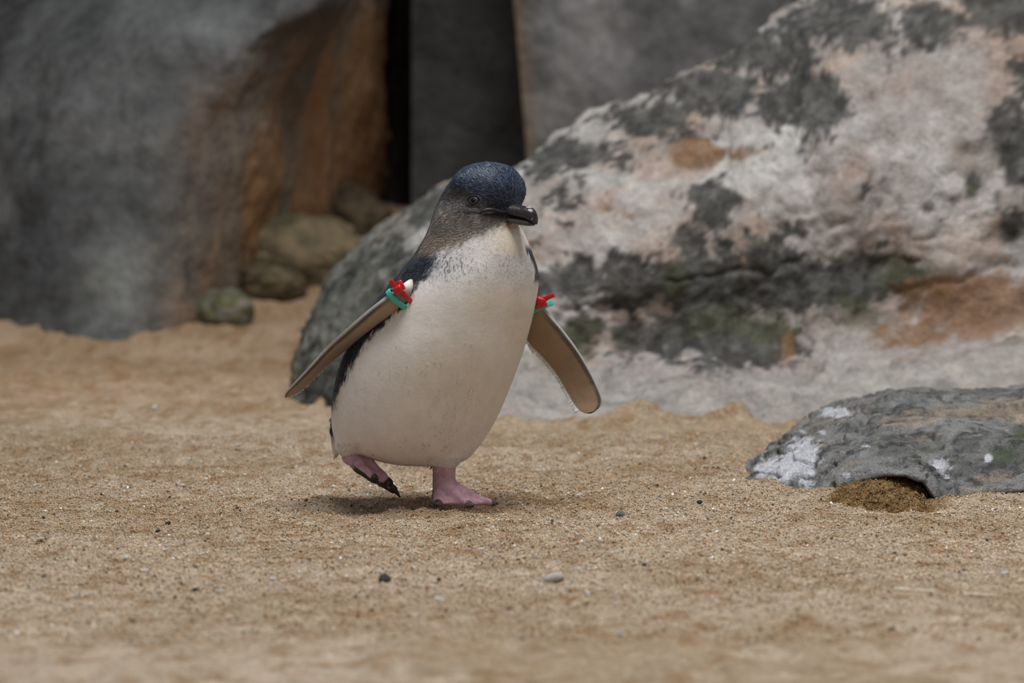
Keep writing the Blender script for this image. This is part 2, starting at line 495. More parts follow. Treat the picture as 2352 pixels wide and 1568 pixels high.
wall('crevice_backing', 300, 1500, 7.0, .2, 108, lambda v: np.tile(lin(84, 78, 72), (len(v), 1)), 'backing wall added to keep the crevice beside the dim slab dark')  # added backing that keeps world light out of the crevice
wall('wall_back', 945, 1500, 6.5, .40, 105, wall_b_col, 'dim grey slab deep inside the dark recess')

# unseen rock roof, added above the frame to shade the recess
cx_, cy_ = np.meshgrid(np.linspace(-.60, -.17, 60), np.linspace(2.5, 4.1, 50), indexing='ij')
cz_ = .92 + .06 * fbm(np.stack([cx_, cy_, 0 * cx_], -1), 2.0, 3, 111) + .5 * np.maximum(0, 2.6 - cy_) + .25 * np.maximum(0, cy_ - 3.4)
lowv = np.stack([cx_, cy_, cz_], -1); topv = lowv + np.array([0, .1, .5])
fo = grid_faces(60, 50); I = np.arange(3000).reshape(60, 50)
def _strip(idx, o): return np.stack([idx[:-1], idx[1:], idx[1:] + o, idx[:-1] + o], -1)
allv = np.concatenate([lowv.reshape(-1, 3), topv.reshape(-1, 3)])
allf = np.concatenate([fo, fo[:, ::-1] + 3000, _strip(I[0], 3000), _strip(I[-1], 3000), _strip(I[:, 0], 3000), _strip(I[:, -1], 3000)])
shade_slab = mesh_obj('shade_roof', allv, allf, M_rock_dark, color=np.tile(lin(96, 94, 90), (6000, 1)))
tag(shade_slab, 'rough grey unseen slab added to shade the recess', 'shade_roof', kind='structure')

# ------------------------------------------------------------------ stones at the foot of the rock face
def ico_sphere(n):
    u = np.linspace(0, 2 * np.pi, n * 2, endpoint=False); v = np.linspace(0.02, np.pi - .02, n)
    Vv, Uu = np.meshgrid(v, u, indexing='ij')
    p = np.stack([np.sin(Vv) * np.cos(Uu), np.sin(Vv) * np.sin(Uu), np.cos(Vv)], -1)
    return p, grid_faces(n, n * 2, closed_v=True)
def stone(name, c, r, seed, colA, colB, label, rough=.25, mat=M_rock_dark, n=48):
    p, f = ico_sphere(n)
    d = 1 + rough * fbm(p + seed, 1.3, 4, seed) + .08 * fbm(p + seed, 5, 3, seed + 1)
    q = p * d[..., None] * np.asarray(r)
    q = q.reshape(-1, 3)
    cc = mixc(colA, colB, sstep(-.3, .3, fbm(p.reshape(-1, 3) + seed, 3, 4, seed + 3)))
    nn = len(q)
    caps = np.array([[0, 0, 0, 0]])[:0]
    o = mesh_obj(name, q, f, mat, color=cc)
    o.location = [float(t) for t in c]
    tag(o, label, 'stone')
    return o
for px, py, D, r, seed, ca, cb, lab in [
        (655, 545, 5.56, (.135, .085, .075), 3, lin(128, 112, 88), lin(100, 92, 70), 'broad tan brown stone wedged at the foot of the brown rock face'),
        (618, 622, 5.42, (.060, .05, .038), 14, lin(104, 92, 72), lin(76, 66, 46), 'low brown stone half buried in sand before the broad tan stone'),
        (510, 650, 5.24, (.050, .04, .034), 25, lin(128, 122, 112), lin(96, 98, 70), 'small greyish stone with green algae beside the grey rock face'),
        (800, 500, 6.02, (.075, .07, .06), 47, lin(96, 84, 64), lin(80, 70, 54), 'dark brown stone in shadow at the mouth of the recess')]:
    sp_ = P(px, py, D - 3.0); sp_[2] = floor_z(sp_[0], sp_[1])[0] + .55 * r[2]
    stone('stone', sp_, r, seed, ca, cb, lab)

# ------------------------------------------------------------------ small dark rock with a hollow under it
so = [(1693, 1124), (1700, 1100), (1722, 1068), (1760, 1040), (1800, 1012), (1850, 980), (1900, 950), (1960, 926), (2030, 905), (2100, 895), (2180, 893), (2260, 894), (2352, 886),
      (2450, 880), (2560, 890), (2660, 930), (2740, 1000), (2775, 1090), (2780, 1130)]
SU, SV = 420, 240
sp = spline(so, SU)
prof = [(.30, -.25), (.30, .0), (.27, .06), (.10, .05), (.0, .02), (-.015, .10), (.02, .24), (.10, .40), (.22, .56), (.38, .70), (.55, .82), (.75, .92), (1, 1), (1.3, .97), (1.6, .8), (1.85, .4), (1.95, 0), (1.95, -.2)]
prof = spline(prof, SV)
# lower edge of the front lip as height over the sand, along the picture columns
lip_x = [1690, 1760, 1830, 1885, 1905, 1940, 1985, 2030, 2080, 2120, 2142, 2165, 2188, 2204, 2235, 2300, 2352, 2800]
lip_y = [1128, 1134, 1142, 1152, 1146, 1120, 1100, 1088, 1090, 1106, 1140, 1166, 1172, 1148, 1138, 1134, 1128, 1130]
V = np.zeros((SU, SV, 3))
for i, (px, py) in enumerate(sp):
    e = min(math.sqrt(max(0, min(1, (px - 1690) / 330))), math.sqrt(max(0, min(1, (2784 - px) / 330))))
    Yr = .40; Yf = .22 - .19 * e
    Yt = Yf + (Yr - Yf) * (.25 + .75 * e)
    t = P(px, py, Yt)
    lpx_ = PROJ(np.array([t[0], Yf, .02]))[0]
    ly = np.interp(lpx_, lip_x, lip_y)
    zl = P(px, ly, Yf)[2] - .002
    zt = max(t[2] - .009 * e, zl + .002)
    a, b = prof[:, 0], prof[:, 1]
    V[i, :, 0] = t[0] + (np.clip(a, 0, 1) - 1) * 0
    V[i, :, 1] = Yf + (Yt - Yf) * a
    V[i, :, 2] = zl + (zt - zl) * b
    lowm = b < 0
    V[i, lowm, 2] = -.03 * (-b[lowm] / .25)
nrm = grid_normals(V)
if nrm[SU // 2, SV // 2, 2] < 0: nrm = -nrm
d = .007 * fbm(V, 14, 3, 121) + .0055 * fbm(V * np.array([.5, .7, 1.8]), 50, 4, 123) + .0022 * fbm(V, 160, 3, 125)
rid = np.abs(fbm(V * np.array([.45, .8, 2.2]), 26, 3, 127)); d -= .006 * np.exp(-(rid / .045) ** 2)
ppx, ppy = PROJ(V)
d *= np.minimum(1, np.linspace(0, 1, SU)[:, None] * 20) * (.25 + .75 * sstep(.02, .3, prof[:, 1]))[None]
V = V + nrm * d[..., None]
vv = V.reshape(-1, 3); px, py = PROJ(vv)
n1 = fbm(vv, 30, 4, 131); n2 = fbm(vv, 110, 4, 132, .65); n3 = fbm(vv * np.array([.4, .8, 2]), 50, 4, 133)
c = mixc(lin(104, 103, 101), lin(144, 143, 141), sstep(-.35, .35, n1 + .5 * n2))
c = mixc(c, lin(60, 59, 57), .7 * sstep(.1, .45, -n2 - .3 * n1))
c = mixc(c, lin(176, 156, 132), .62 * sstep(.14, .5, .35 * n2 + n3 + .5 * blob(px, py, [(2250, 945, 150, 14, 1), (2000, 965, 160, 14, .9), (1900, 965, 60, 12, .7), (2330, 955, 60, 12, .8)]) - .1) * sstep(0, 200, px - 1750))
wht = blob(px, py, [(1845, 1040, 42, 34, 1.2), (1800, 1075, 42, 36, .95), (1760, 1075, 40, 36, .75), (1855, 1080, 20, 24, .9), (1925, 946, 40, 12, 1.25), (2160, 1068, 26, 26, .85), (2180, 1100, 16, 18, .6), (2271, 1052, 12, 12, 1.3), (1885, 992, 12, 6, .8), (1990, 1022, 12, 6, .8),
                    (1770, 1120, 30, 22, .8), (1850, 1110, 26, 20, .6), (1945, 1091, 9, 7, .9), (1840, 990, 30, 8, .5)])
n5 = fbm(vv, 260, 3, 135, .6)
wm = sstep(.40, .72, wht + .55 * n2 + .25 * n5 + .15 * n1)
c = mixc(c, lin(218, 218, 224), wm * .92)
grn = blob(px, py, [(2300, 1040, 50, 40, .8), (2130, 1030, 60, 30, .6), (2340, 1000, 40, 30, .7)])
c = mixc(c, lin(70, 84, 52), .7 * sstep(.45, .7, grn + .35 * n2))
rock = mesh_obj('low_rock', vv, grid_faces(SU, SV), M_slate, color=c)
tag(rock, 'low dark grey rock streaked with white droppings, hollow underneath', 'rock')
rebase(rock, (.45, .25, 0))

# crumbly damp sand banked up inside the hollow
qx, qy = np.meshgrid(np.linspace(1885, 2215, 150), np.linspace(0, 1, 70), indexing='ij')
topy = np.interp(qx, lip_x, lip_y) - 4
hz = np.zeros(qx.shape + (3,))
for i in range(150):
    X0 = G(qx[i, 0], 1190, 0.0)
    tp = P(qx[i, 0], topy[i, 0] - 8, .085)
    fr = np.array([X0[0], -.045, floor_z(X0[0], -.045, False)[0] - .008])
    t = qy[i][:, None]
    yy = fr[1] + (tp[1] - fr[1]) * t[:, 0]
    hz[i, :, 0] = qx[i, 0] * 0 + (fr[0] * (1 - t[:, 0]) + tp[0] * t[:, 0])
    hz[i, :, 1] = yy
    hz[i, :, 2] = fr[2] + (max(tp[2], fr[2]) - fr[2]) * (t[:, 0] ** .8)
hz[..., 2] += (.006 * fbm(hz, 60, 3, 141) + .005 * fbm(hz, 170, 3, 142))
hz[..., 1] += .007 * fbm(hz, 90, 3, 143)
hv = hz.reshape(-1, 3)
hc = mixc(np.array([.15, .085, .03]), np.array([.30, .19, .085]), sstep(-.3, .35, fbm(hv, 150, 3, 144)))
bank = mesh_obj('sand_bank', hv, grid_faces(150, 70), M_sand, parent=floor, color=hc)
tag(bank, 'damp dark brown sand crumbling in the hollow')
hsel = hv[rng.choice(len(hv), 7000)] + rng.normal(0, .0006, (7000, 3))
gv, gf, gc = make_grains(100, hsel, False)
bg_ = mesh_obj('damp_grains', gv, gf, M_grain, parent=floor, smooth=False, color=gc)
tag(bg_, 'damp brown grains on the crumbling bank', kind='stuff')

# ------------------------------------------------------------------ the penguin
def surface_nets(D, org, h):
    S = D < 0
    n = [s - 1 for s in D.shape]
    cnt = np.zeros(n, np.int8)
    offs = [(i, j, k) for i in (0, 1) for j in (0, 1) for k in (0, 1)]
    for i, j, k in offs:
        cnt += S[i:i + n[0], j:j + n[1], k:k + n[2]]
    cells = np.argwhere((cnt > 0) & (cnt < 8))
    del cnt
    cv = np.stack([D[cells[:, 0] + i, cells[:, 1] + j, cells[:, 2] + k] for i, j, k in offs], 1)
    oa = np.array(offs, float)
    acc = np.zeros((len(cells), 3)); w = np.zeros(len(cells))
    for a in range(8):
        for b in range(a + 1, 8):
            if np.abs(oa[a] - oa[b]).sum() != 1: continue
            va, vb = cv[:, a], cv[:, b]
            m = (va < 0) != (vb < 0)
            t = np.where(m, va / np.where(m, va - vb, 1), 0)
            p = oa[a][None] + (oa[b] - oa[a])[None] * t[:, None]
            acc += p * m[:, None]; w += m
    verts = (cells + acc / w[:, None]) * h + org
    idx = np.full(n, -1, np.int32); idx[cells[:, 0], cells[:, 1], cells[:, 2]] = np.arange(len(cells))
    faces = []
    for ax in range(3):
        sl0 = [slice(None)] * 3; sl1 = [slice(None)] * 3
        sl0[ax] = slice(0, -1); sl1[ax] = slice(1, None)
        A, B = S[tuple(sl0)], S[tuple(sl1)]
        e = np.argwhere(A != B)
        u, v = [(1, 2), (2, 0), (0, 1)][ax]
        ok = (e[:, u] > 0) & (e[:, v] > 0) & (e[:, u] < n[u]) & (e[:, v] < n[v])
        e = e[ok]
        inside = A[e[:, 0], e[:, 1], e[:, 2]]
        q = []
        for du, dv in ((-1, -1), (0, -1), (0, 0), (-1, 0)):
            t = e.copy(); t[:, u] += du; t[:, v] += dv
            q.append(idx[t[:, 0], t[:, 1], t[:, 2]])
        q = np.stack(q, 1)
        q[~inside] = q[~inside][:, ::-1]
        faces.append(q)
    return verts, np.concatenate(faces)

def relax(v, f, it=3, k=.5):
    for _ in range(it):
        acc = np.zeros_like(v); w = np.zeros(len(v))
        for a in range(4):
            b = (a + 1) % 4
            np.add.at(acc, f[:, a], v[f[:, b]]); np.add.at(w, f[:, a], 1)
            np.add.at(acc, f[:, b], v[f[:, a]]); np.add.at(w, f[:, b], 1)
        v = v * (1 - k) + k * acc / np.maximum(w, 1)[:, None]
    return v

def vnormals(v, f):
    n = np.cross(v[f[:, 2]] - v[f[:, 0]], v[f[:, 3]] - v[f[:, 1]])
    out = np.zeros_like(v)
    for a in range(4): np.add.at(out, f[:, a], n)
    return out / (np.linalg.norm(out, axis=1, keepdims=True) + 1e-12)

def smin(a, b, k):
    h = np.clip(.5 + .5 * (b - a) / k, 0, 1)
    return b + (a - b) * h - k * h * (1 - h)

def unit(v): v = np.asarray(v, float); return v / np.linalg.norm(v)

def capsule(Pq, a, b, ra, rb, squash=None):
    a = np.asarray(a); b = np.asarray(b); ba = b - a
    pa = Pq - a
    t = np.clip((pa @ ba) / (ba @ ba), 0, 1)
    d = pa - t[..., None] * ba
    if squash is not None: d = d * squash
    return np.linalg.norm(d, axis=-1) - (ra + (rb - ra) * t)

SIL = np.array([(372, 1118, 1122), (373.5, 1104, 1138), (376, 1090, 1151), (380, 1076, 1165), (388, 1059, 1181), (400, 1045, 1192), (420, 1030, 1201), (440, 1017, 1205), (460, 1008, 1203), (470, 1004, 1197), (480, 1000, 1187), (490, 996, 1180),
                (500, 993, 1178), (510, 990, 1186), (520, 987, 1199), (540, 981, 1209), (560, 969, 1214), (580, 955, 1221), (600, 940, 1231), (620, 925, 1238), (640, 905, 1240), (660, 886, 1238), (680, 869, 1233), (700, 856, 1230), (720, 845, 1226),
                (760, 818, 1216), (800, 794, 1205), (840, 779, 1191), (880, 769, 1176), (920, 763, 1160), (960, 762, 1142), (985, 764, 1129), (1005, 770, 1117), (1020, 782, 1106), (1035, 806, 1095), (1047, 838, 1084), (1056, 866, 1070), (1062, 890, 1050), (1066, 915, 1022), (1068, 945, 985)])
CYT = ([372, 480, 560, 640, 760, 900, 1000, 1068], [-.040, -.039, -.033, -.024, -.013, -.004, .0, .0])
YAWT = ([372, 500, 560, 640, 1068], [52, 52, 42, 30, 26])
ASPT = ([372, 500, 560, 640, 1068], [.80, .82, .92, 1.06, 1.08])     # side-to-side over fore-aft
cyv = np.interp(SIL[:, 0], *CYT)
secL = P(SIL[:, 1], SIL[:, 0], cyv); secR = P(SIL[:, 2], SIL[:, 0], cyv)
sz = secL[:, 2][::-1]; scx = ((secL + secR)[:, 0] / 2)[::-1]; shw = ((secR - secL)[:, 0] / 2)[::-1]; scy = cyv[::-1]
syaw = np.radians(np.interp(SIL[:, 0], *YAWT))[::-1]; sasp = np.interp(SIL[:, 0], *ASPT)[::-1]

HA = math.radians(52)
HF = np.array([math.sin(HA), -math.cos(HA), 0.0]); HS = np.array([-math.cos(HA), -math.sin(HA), 0.0]); HU = np.array([0, 0, 1.0])
HC = P(1105, 455, -.039)
def head(u, v, w): return HC + HF * u + HS * v + HU * w

h = .0012
org = np.array([-.17, -.125, .015])
nx, ny, nz = 160 + 40, 190, 270
xs = org[0] + h * np.arange(nx); ys = org[1] + h * np.arange(ny); zs = org[2] + h * np.arange(nz)
def isec(t): return np.interp(zs, sz, t)
def zsmooth(t, sig):
    k = np.exp(-.5 * (np.arange(-30, 31) / sig) ** 2); k /= k.sum()
    s_ = np.convolve(np.pad(t, 30, mode='edge'), k, mode='valid')
    w = sstep(sz[-1] - .004, sz[-1] - .022, zs) * sstep(sz[0] + .004, sz[0] + .030, zs)
    return t * (1 - w) + s_ * w
cxz, cyz, hwz, ywz, asz = (zsmooth(isec(t), g_) for t, g_ in ((scx, 7), (scy, 12), (shw, 7), (syaw, 12), (sasp, 12)))
Lz = hwz / np.sqrt(np.sin(ywz) ** 2 + (asz * np.cos(ywz)) ** 2)       # fore-aft half axis
Wz = Lz * asz
X = (xs[:, None, None] - cxz[None, None, :]).astype(np.float32); Y = (ys[None, :, None] - cyz[None, None, :]).astype(np.float32)
u_ = (X * np.sin(ywz) - Y * np.cos(ywz)); v_ = (-X * np.cos(ywz) - Y * np.sin(ywz))
rho = np.sqrt((u_ / Lz) ** 2 + (v_ / Wz) ** 2)
D = ((rho - 1) * np.minimum(Lz, Wz)).astype(np.float32)
D = np.where((zs > sz[-1])[None, None, :], np.maximum(D, (zs - sz[-1])[None, None, :] + .0003), D)
D = np.where((zs < sz[0])[None, None, :], np.maximum(D, (sz[0] - zs)[None, None, :] + .0003), D)
def add(lo, hi, fn, k):
    i0 = np.maximum(0, ((np.asarray(lo) - org) / h).astype(int)); i1 = np.minimum([nx, ny, nz], ((np.asarray(hi) - org) / h).astype(int) + 2)
    sl = tuple(slice(a, b) for a, b in zip(i0, i1))
    g = np.stack(np.meshgrid(xs[sl[0]], ys[sl[1]], zs[sl[2]], indexing='ij'), -1)
    D[sl] = smin(D[sl], fn(g), k)
def addcap(a, b, ra, rb, k, squash=None):
    m = max(ra, rb) + 3 * k
    a = np.asarray(a); b = np.asarray(b)
    add(np.minimum(a, b) - m, np.maximum(a, b) + m, lambda g: capsule(g, a, b, ra, rb, squash), k)
addcap(head(.008, 0, -.008), head(.030, 0, -.0105), .018, .0105, .008)           # lores running into the bill
addcap(head(.012, .020, -.016), head(-.012, .024, -.022), .012, .012, .012)       # cheeks
addcap(head(.012, -.020, -.016), head(-.012, -.024, -.022), .012, .012, .012)
addcap(head(.024, .013, .008), head(-.002, .022, .013), .010, .010, .012)         # brows
addcap(head(.024, -.013, .008), head(-.002, -.022, .013), .010, .010, .012)
LEG_R = P(798, 1012, -.012); LEG_L = P(1024, 1050, -.030)
addcap(P(818, 985, -.012), P(799, 1021, -.023), .020, .0120, .010)                # thigh of the lifted leg
addcap(P(1028, 1020, -.022), P(1024, 1046, -.027), .022, .0140, .010)             # feathered skirt of the standing leg
addcap(P(790, 985, .045), P(772, 1036, .060), .016, .004, .012)                   # short tail
addcap(P(955, 640, -.056), P(940, 662, -.062), .010, .008, .014)                  # shoulders
bv, bf = surface_nets(D, org, h)
del D, rho, X, Y, u_, v_
bv = relax(bv, bf, 4, .5)
bn = vnormals(bv, bf)
bpx, bpy_ = PROJ(bv)

def surf(px, py, r=5.0):
    m = np.where((np.abs(bpx - px) < r) & (np.abs(bpy_ - py) < r))[0]
    i = m[np.argmin(bv[m, 1] + 1e-5 * ((bpx[m] - px) ** 2 + (bpy_[m] - py) ** 2))]
    return i

# plumage pattern, from where a point lies on trunk or head
C_WHITE = lin(226, 220, 214); C_CREAM = lin(212, 192, 160); C_BACK = np.array([.010, .012, .018]); C_BLUE = np.array([.022, .040, .085]); C_FACE = lin(120, 112, 104); C_DFACE = lin(44, 41, 42)
def plumage(v):
    px, py = PROJ(v)
    z = v[:, 2]
    cx = np.interp(z, sz, scx); cy = np.interp(z, sz, scy); hw = np.interp(z, sz, shw)
    n = fbm(v * np.array([1, 1, .45]), 260, 3, 201); nb = fbm(v, 40, 3, 202); nf = fbm(v * np.array([1, 1, .35]), 520, 2, 203)
    c = np.tile(C_WHITE, (len(v), 1))
    c = mixc(c, C_CREAM, .85 * blob(px, py, [(1175, 570, 40, 28, .9), (1190, 740, 40, 70, .75), (1120, 700, 60, 50, .4), (1080, 880, 160, 120, .45), (1160, 540, 40, 30, .6)]) * (1 + .3 * nb).clip(0, 1))
    nh = fbm(v * np.array([1, 1, .4]), 1100, 2, 209)
    band = np.exp(-((py - 606) / 42) ** 2)
    c = mixc(c, lin(168, 166, 168), .6 * band * sstep(-.4, .4, nb + .2))
    c = mixc(c, lin(84, 88, 98), band * (.55 + .4 * sstep(1120, 1020, px)) * sstep(.12, .45, nh + .25 * n + .25 * sstep(1100, 1010, px) - .1))
    c = mixc(c, lin(212, 200, 202), .75 * blob(px, py, [(880, 1025, 110, 45, .9), (970, 1030, 110, 50, .8), (830, 960, 70, 90, .4)]))  # lower belly tinted pinker to offset yellow light bounced off the sand
    bx = np.interp(py, [530, 560, 585, 610, 635, 655, 690, 720, 750, 790, 830, 870, 900, 940, 975], [984, 992, 1000, 1002, 984, 954, 944, 906, 874, 840, 812, 792, 780, 766, 740])
    side = (px - bx - 10 * n - 9 * nf) / np.interp(py, [540, 620, 660, 1000], [16, 20, 8, 10])
    dark = 1 - sstep(-1, 1, side)
    rel = (v[:, 1] - cy) / hw
    backm = sstep(.18, .34, rel + .1 * n) * sstep(1030, 985, py) 
    dark = np.where(v[:, 1] < cy, dark, np.maximum(backm, dark * (px < cx)))
    shoulder = sstep(.90, .95, (v[:, 0] - cx) / hw + .05 * n) * sstep(556, 575, py) * sstep(655, 636, py)
    dark = np.maximum(dark, shoulder) * sstep(505, 535, py + 30 * (rel > 0.2))
    c = mixc(c, mixc(C_BACK, C_BLUE * .8, sstep(0, .5, nf)), dark)
    # head
    r = v - HC
    u = r @ HF; vv = np.abs(r @ HS); w = r[:, 2]
    phi = np.degrees(np.arctan2(vv, u))
    thr = np.interp(phi, [0, 25, 52, 90, 110, 140, 180], [-.0215, -.0260, -.0335, -.045, -.049, -.052, -.053])
    cap = np.interp(phi, [0, 15, 30, 48, 65, 80, 95, 115, 135, 160, 180], [-.011, -.010, -.006, .0015, .0058, .009, .012, .014, .005, -.03, -.06])
    fm = sstep(-.006, .006, w - thr + .004 * n + .004 * nf) * (w > -.06)
    face = mixc(C_FACE, C_DFACE, sstep(-.030, .003, w - cap * .5 + .006 * n))
    face = mixc(face, lin(150, 146, 142), .75 * sstep(.22, .5, nf) * sstep(-.035, -.018, w) * sstep(-.002, -.012, w - cap))
    face = mixc(face, lin(122, 98, 74), .35 * sstep(-.026, -.04, w))
    lore = np.exp(-(((u - .036) / .011) ** 2 + ((w + .010) / .0065) ** 2)) * 1.2
    face = mixc(face, np.array([.008, .009, .013]), np.clip(lore * 1.3, 0, 1))
    gape = np.exp(-((w - np.interp(u, [.008, .02, .045], [-.0125, -.0125, -.0165])) / .0011) ** 2) * sstep(.006, .010, u) * (vv > .004)
    face = mixc(face, np.array([.006, .006, .008]), gape * .9)
    eyer = np.sqrt((u - EYE_U) ** 2 * .7 + (w - EYE_W) ** 2)
    face = mixc(face, np.array([.012, .012, .014]), .85 * (1 - sstep(.0055, .0085, eyer)))
    hm = (w > -.062).astype(float) * sstep(-.058, -.048, w)
    nape = sstep(-.026, -.032, u + .012 * sstep(.02, .035, vv)) 
    fm = np.maximum(fm, nape * hm)
    cc = mixc(c, face, fm * hm)
    capm = sstep(-.0016, .0016, w - cap + .0012 * nf) * hm
    capm = np.maximum(capm, nape * hm)
    strand = fbm(np.stack([u * .25, r @ HS, w], -1), 900, 2, 207)
    capc = mixc(np.array([.011, .015, .025]), np.array([.030, .046, .076]), sstep(-.3, .4, strand) * sstep(-.035, .01, u))
    cc = mixc(cc, capc, capm)
    cc = mixc(cc, np.array([.008, .009, .012]), np.clip(1.2 * np.exp(-(((u - .040) / .010) ** 2 + ((w + .009) / .008) ** 2)), 0, 1) * hm)
    chin = np.exp(-(((px - 1172) / 14) ** 2 + ((py - 520) / 8) ** 2))
    cc = mixc(cc, lin(150, 104, 60), chin * .7)
    return cc
ei = surf(1084, 457)
er = bv[ei] - HC
EYE_U, EYE_V, EYE_W = float(er @ HF), float(er @ HS), float(er[2])
bc = plumage(bv)

def loft(rings, cap=True):
    R = np.asarray(rings); nu, nv = R.shape[:2]
    v = R.reshape(-1, 3); f = grid_faces(nu, nv, closed_v=True)
    if cap:
        v = np.vstack([v, R[0].mean(0), R[-1].mean(0)])
        a = np.arange(nv); b = (a + 1) % nv; o = (nu - 1) * nv
        f = np.concatenate([f, np.stack([b, a, np.full(nv, nu * nv), np.full(nv, nu * nv)], -1), np.stack([a + o, b + o, np.full(nv, nu * nv + 1), np.full(nv, nu * nv + 1)], -1)])
    return v, f

def fix_tris(f):
    return f

# flippers: leading edge A, trailing edge B (px, py, Y) and thickness
def flipper(st, inner, n=90, m=28):
    st = spline(np.asarray(st, float), n)
    A = P(st[:, 0], st[:, 1], st[:, 2]); B = P(st[:, 3], st[:, 4], st[:, 5]); th = st[:, 6]
    c = (A + B) / 2; hv = (B - A) / 2
    tan = np.gradient(c, axis=0); tan /= np.linalg.norm(tan, axis=1, keepdims=True)
    nr = np.cross(tan, hv); nr /= np.linalg.norm(nr, axis=1, keepdims=True) + 1e-9
    if np.median(nr[:, 1]) > 0: nr = -nr                    # nr looks at the camera side = inner face
    ang = np.linspace(0, 2 * np.pi, m, endpoint=False)
    ca, sa = np.cos(ang), np.sin(ang)
    prof = np.sign(sa) * np.abs(sa) ** .8 * (0.75 - .25 * ca)
    R = c[:, None] + hv[:, None] * ca[None, :, None] + nr[:, None] * (th[:, None] * prof[None])[..., None]
    v, f = loft(R)
    t = np.repeat(np.linspace(0, 1, n), m); k = np.tile(ca, n); s = np.tile(sa, n)
    t = np.r_[t, 0, 1]; k = np.r_[k, 0, 0]; s = np.r_[s, 1, 1]
    n1 = fbm(v, 120, 3, 211); n2 = fbm(v, 600, 2, 212)
    cc = np.tile(inner, (len(v), 1))
    cc = mixc(cc, inner * np.array([1.12, .86, .88]), .6 * sstep(.3, .6, t) * sstep(.95, .7, t) * sstep(.35, 0, np.abs(k - .1)))
    cc = mixc(cc, lin(52, 50, 50), .8 * sstep(-.60, -.82, k + .12 * n1) * sstep(.12, .3, t))
    cc = mixc(cc, lin(190, 188, 184), .8 * sstep(-.93, -.985, k))
    cc = mixc(cc, lin(214, 212, 208), sstep(.90, .96, k) * sstep(.97, .9, t))
    cc = mixc(cc, np.array([.012, .012, .014]), sstep(.90, .95, t - .05 * (k + .3) + .05 * n1))
    outer = sstep(.05, -.1, s) * sstep(.97, .9, k)
    cc = mixc(cc, mixc(np.array([.012, .014, .02]), C_BLUE, sstep(-.2, .4, n2)), outer * (1 - sstep(-.955, -.985, k) * .7))
    fr = dict(A=A, B=B, c=c, hv=hv, nr=nr, tan=tan, th=th)
    return v, f, cc, fr
st_r = [(950, 634, -.064, 966, 656, -.060, .0045), (922, 655, -.082, 946, 682, -.074, .0052), (889, 680, -.086, 922, 704, -.074, .0050), (848, 712, -.080, 884, 738, -.062, .0046), (800, 754, -.068, 836, 775, -.044, .0042),
        (750, 800, -.050, 784, 812, -.026, .0036), (708, 846, -.042, 738, 852, -.018, .0030), (676, 880, -.036, 700, 890, -.014, .0024), (660, 898, -.032, 677, 905, -.016, .0017), (655, 907, -.028, 662, 911, -.022, .0010), (655, 912, -.025, 657, 913, -.024, .0004)]
st_l = [(1222, 668, -.012, 1196, 690, .000, .0045), (1240, 690, -.008, 1200, 730, .006, .0052), (1258, 716, -.004, 1204, 765, .010, .0050), (1291, 755, .0, 1218, 793, .012, .0046), (1325, 800, .003, 1247, 822, .014, .0042),
        (1350, 842, .005, 1278, 860, .014, .0036), (1370, 882, .006, 1300, 897, .012, .0030), (1382, 914, .005, 1316, 925, .009, .0024), (1378, 934, .004, 1328, 940, .006, .0018), (1364, 946, .003, 1342, 948, .004, .0010), (1354, 949, .003, 1350, 949, .003, .0004)]
fv1, ff1, fc1, fr1 = flipper(st_r, lin(158, 138, 118))
fv2, ff2, fc2, fr2 = flipper(st_l, lin(150, 126, 102))
wb = blob(*PROJ(fv1), [(938, 652, 14, 12, 1.0)]) * (np.arange(len(fv1)) < 90 * 28)
fc1 = mixc(fc1, lin(225, 220, 210), np.clip(wb * 1.2, 0, 1))

# legs with webbed feet
def limb(prims, hh, seed, k=.004):
    pts = np.array([p for a, b, *_ in prims for p in (a, b)])
    lo = pts.min(0) - .016; hi = pts.max(0) + .016
    nn = ((hi - lo) / hh).astype(int) + 1
    g = np.stack(np.meshgrid(*[lo[i] + hh * np.arange(nn[i]) for i in range(3)], indexing='ij'), -1)
    D = None
    for a, b, ra, rb, sq in prims:
        d = capsule(g, a, b, ra, rb, sq)
        D = d if D is None else smin(D, d, k)
    D = D + .0005 * fbm(g, 180, 2, seed)
    v, f = surface_nets(D.astype(np.float32), lo, hh)
    return relax(v, f, 2, .5), f
ank = P(1022, 1118, -.026); top = P(1022, 1062, -.027)
heel = P(1008, 1143, -.018)
T1, T2, T3 = P(1130, 1156, -.026), P(1078, 1160, -.048), P(1004, 1157, -.046)
K1, K2, K3 = P(1072, 1136, -.028), P(1044, 1134, -.036), P(1012, 1138, -.034)
flat = np.array([1, 1, 1.35])
prims = [(top, ank, .0102, .0092, None), (P(1008, 1066, -.018), P(1004, 1140, -.018), .0055, .0045, None), (ank, heel, .0085, .0055, None), (ank, K1, .0085, .0065, None), (K1, T1, .0062, .0040, flat),
         (ank, K2, .0085, .0068, None), (K2, T2, .0065, .0042, flat), (ank, K3, .0080, .0060, None), (K3, T3, .0060, .0042, flat)]
for q in np.linspace(.15, .85, 6):                              # webs
    prims.append((K1 * (1 - q) + K2 * q, (T1 * .78 + K1 * .22) * (1 - q) + (T2 * .78 + K2 * .22) * q - np.array([0, 0, .001]), .0042, .0022, flat))
    prims.append((K2 * (1 - q) + K3 * q, (T2 * .74 + K2 * .26) * (1 - q) + (T3 * .74 + K3 * .26) * q - np.array([0, 0, .001]), .0042, .0022, flat))
lv1, lf1 = limb(prims, .0007, 221, .0030)
C_PINK = lin(190, 150, 158)
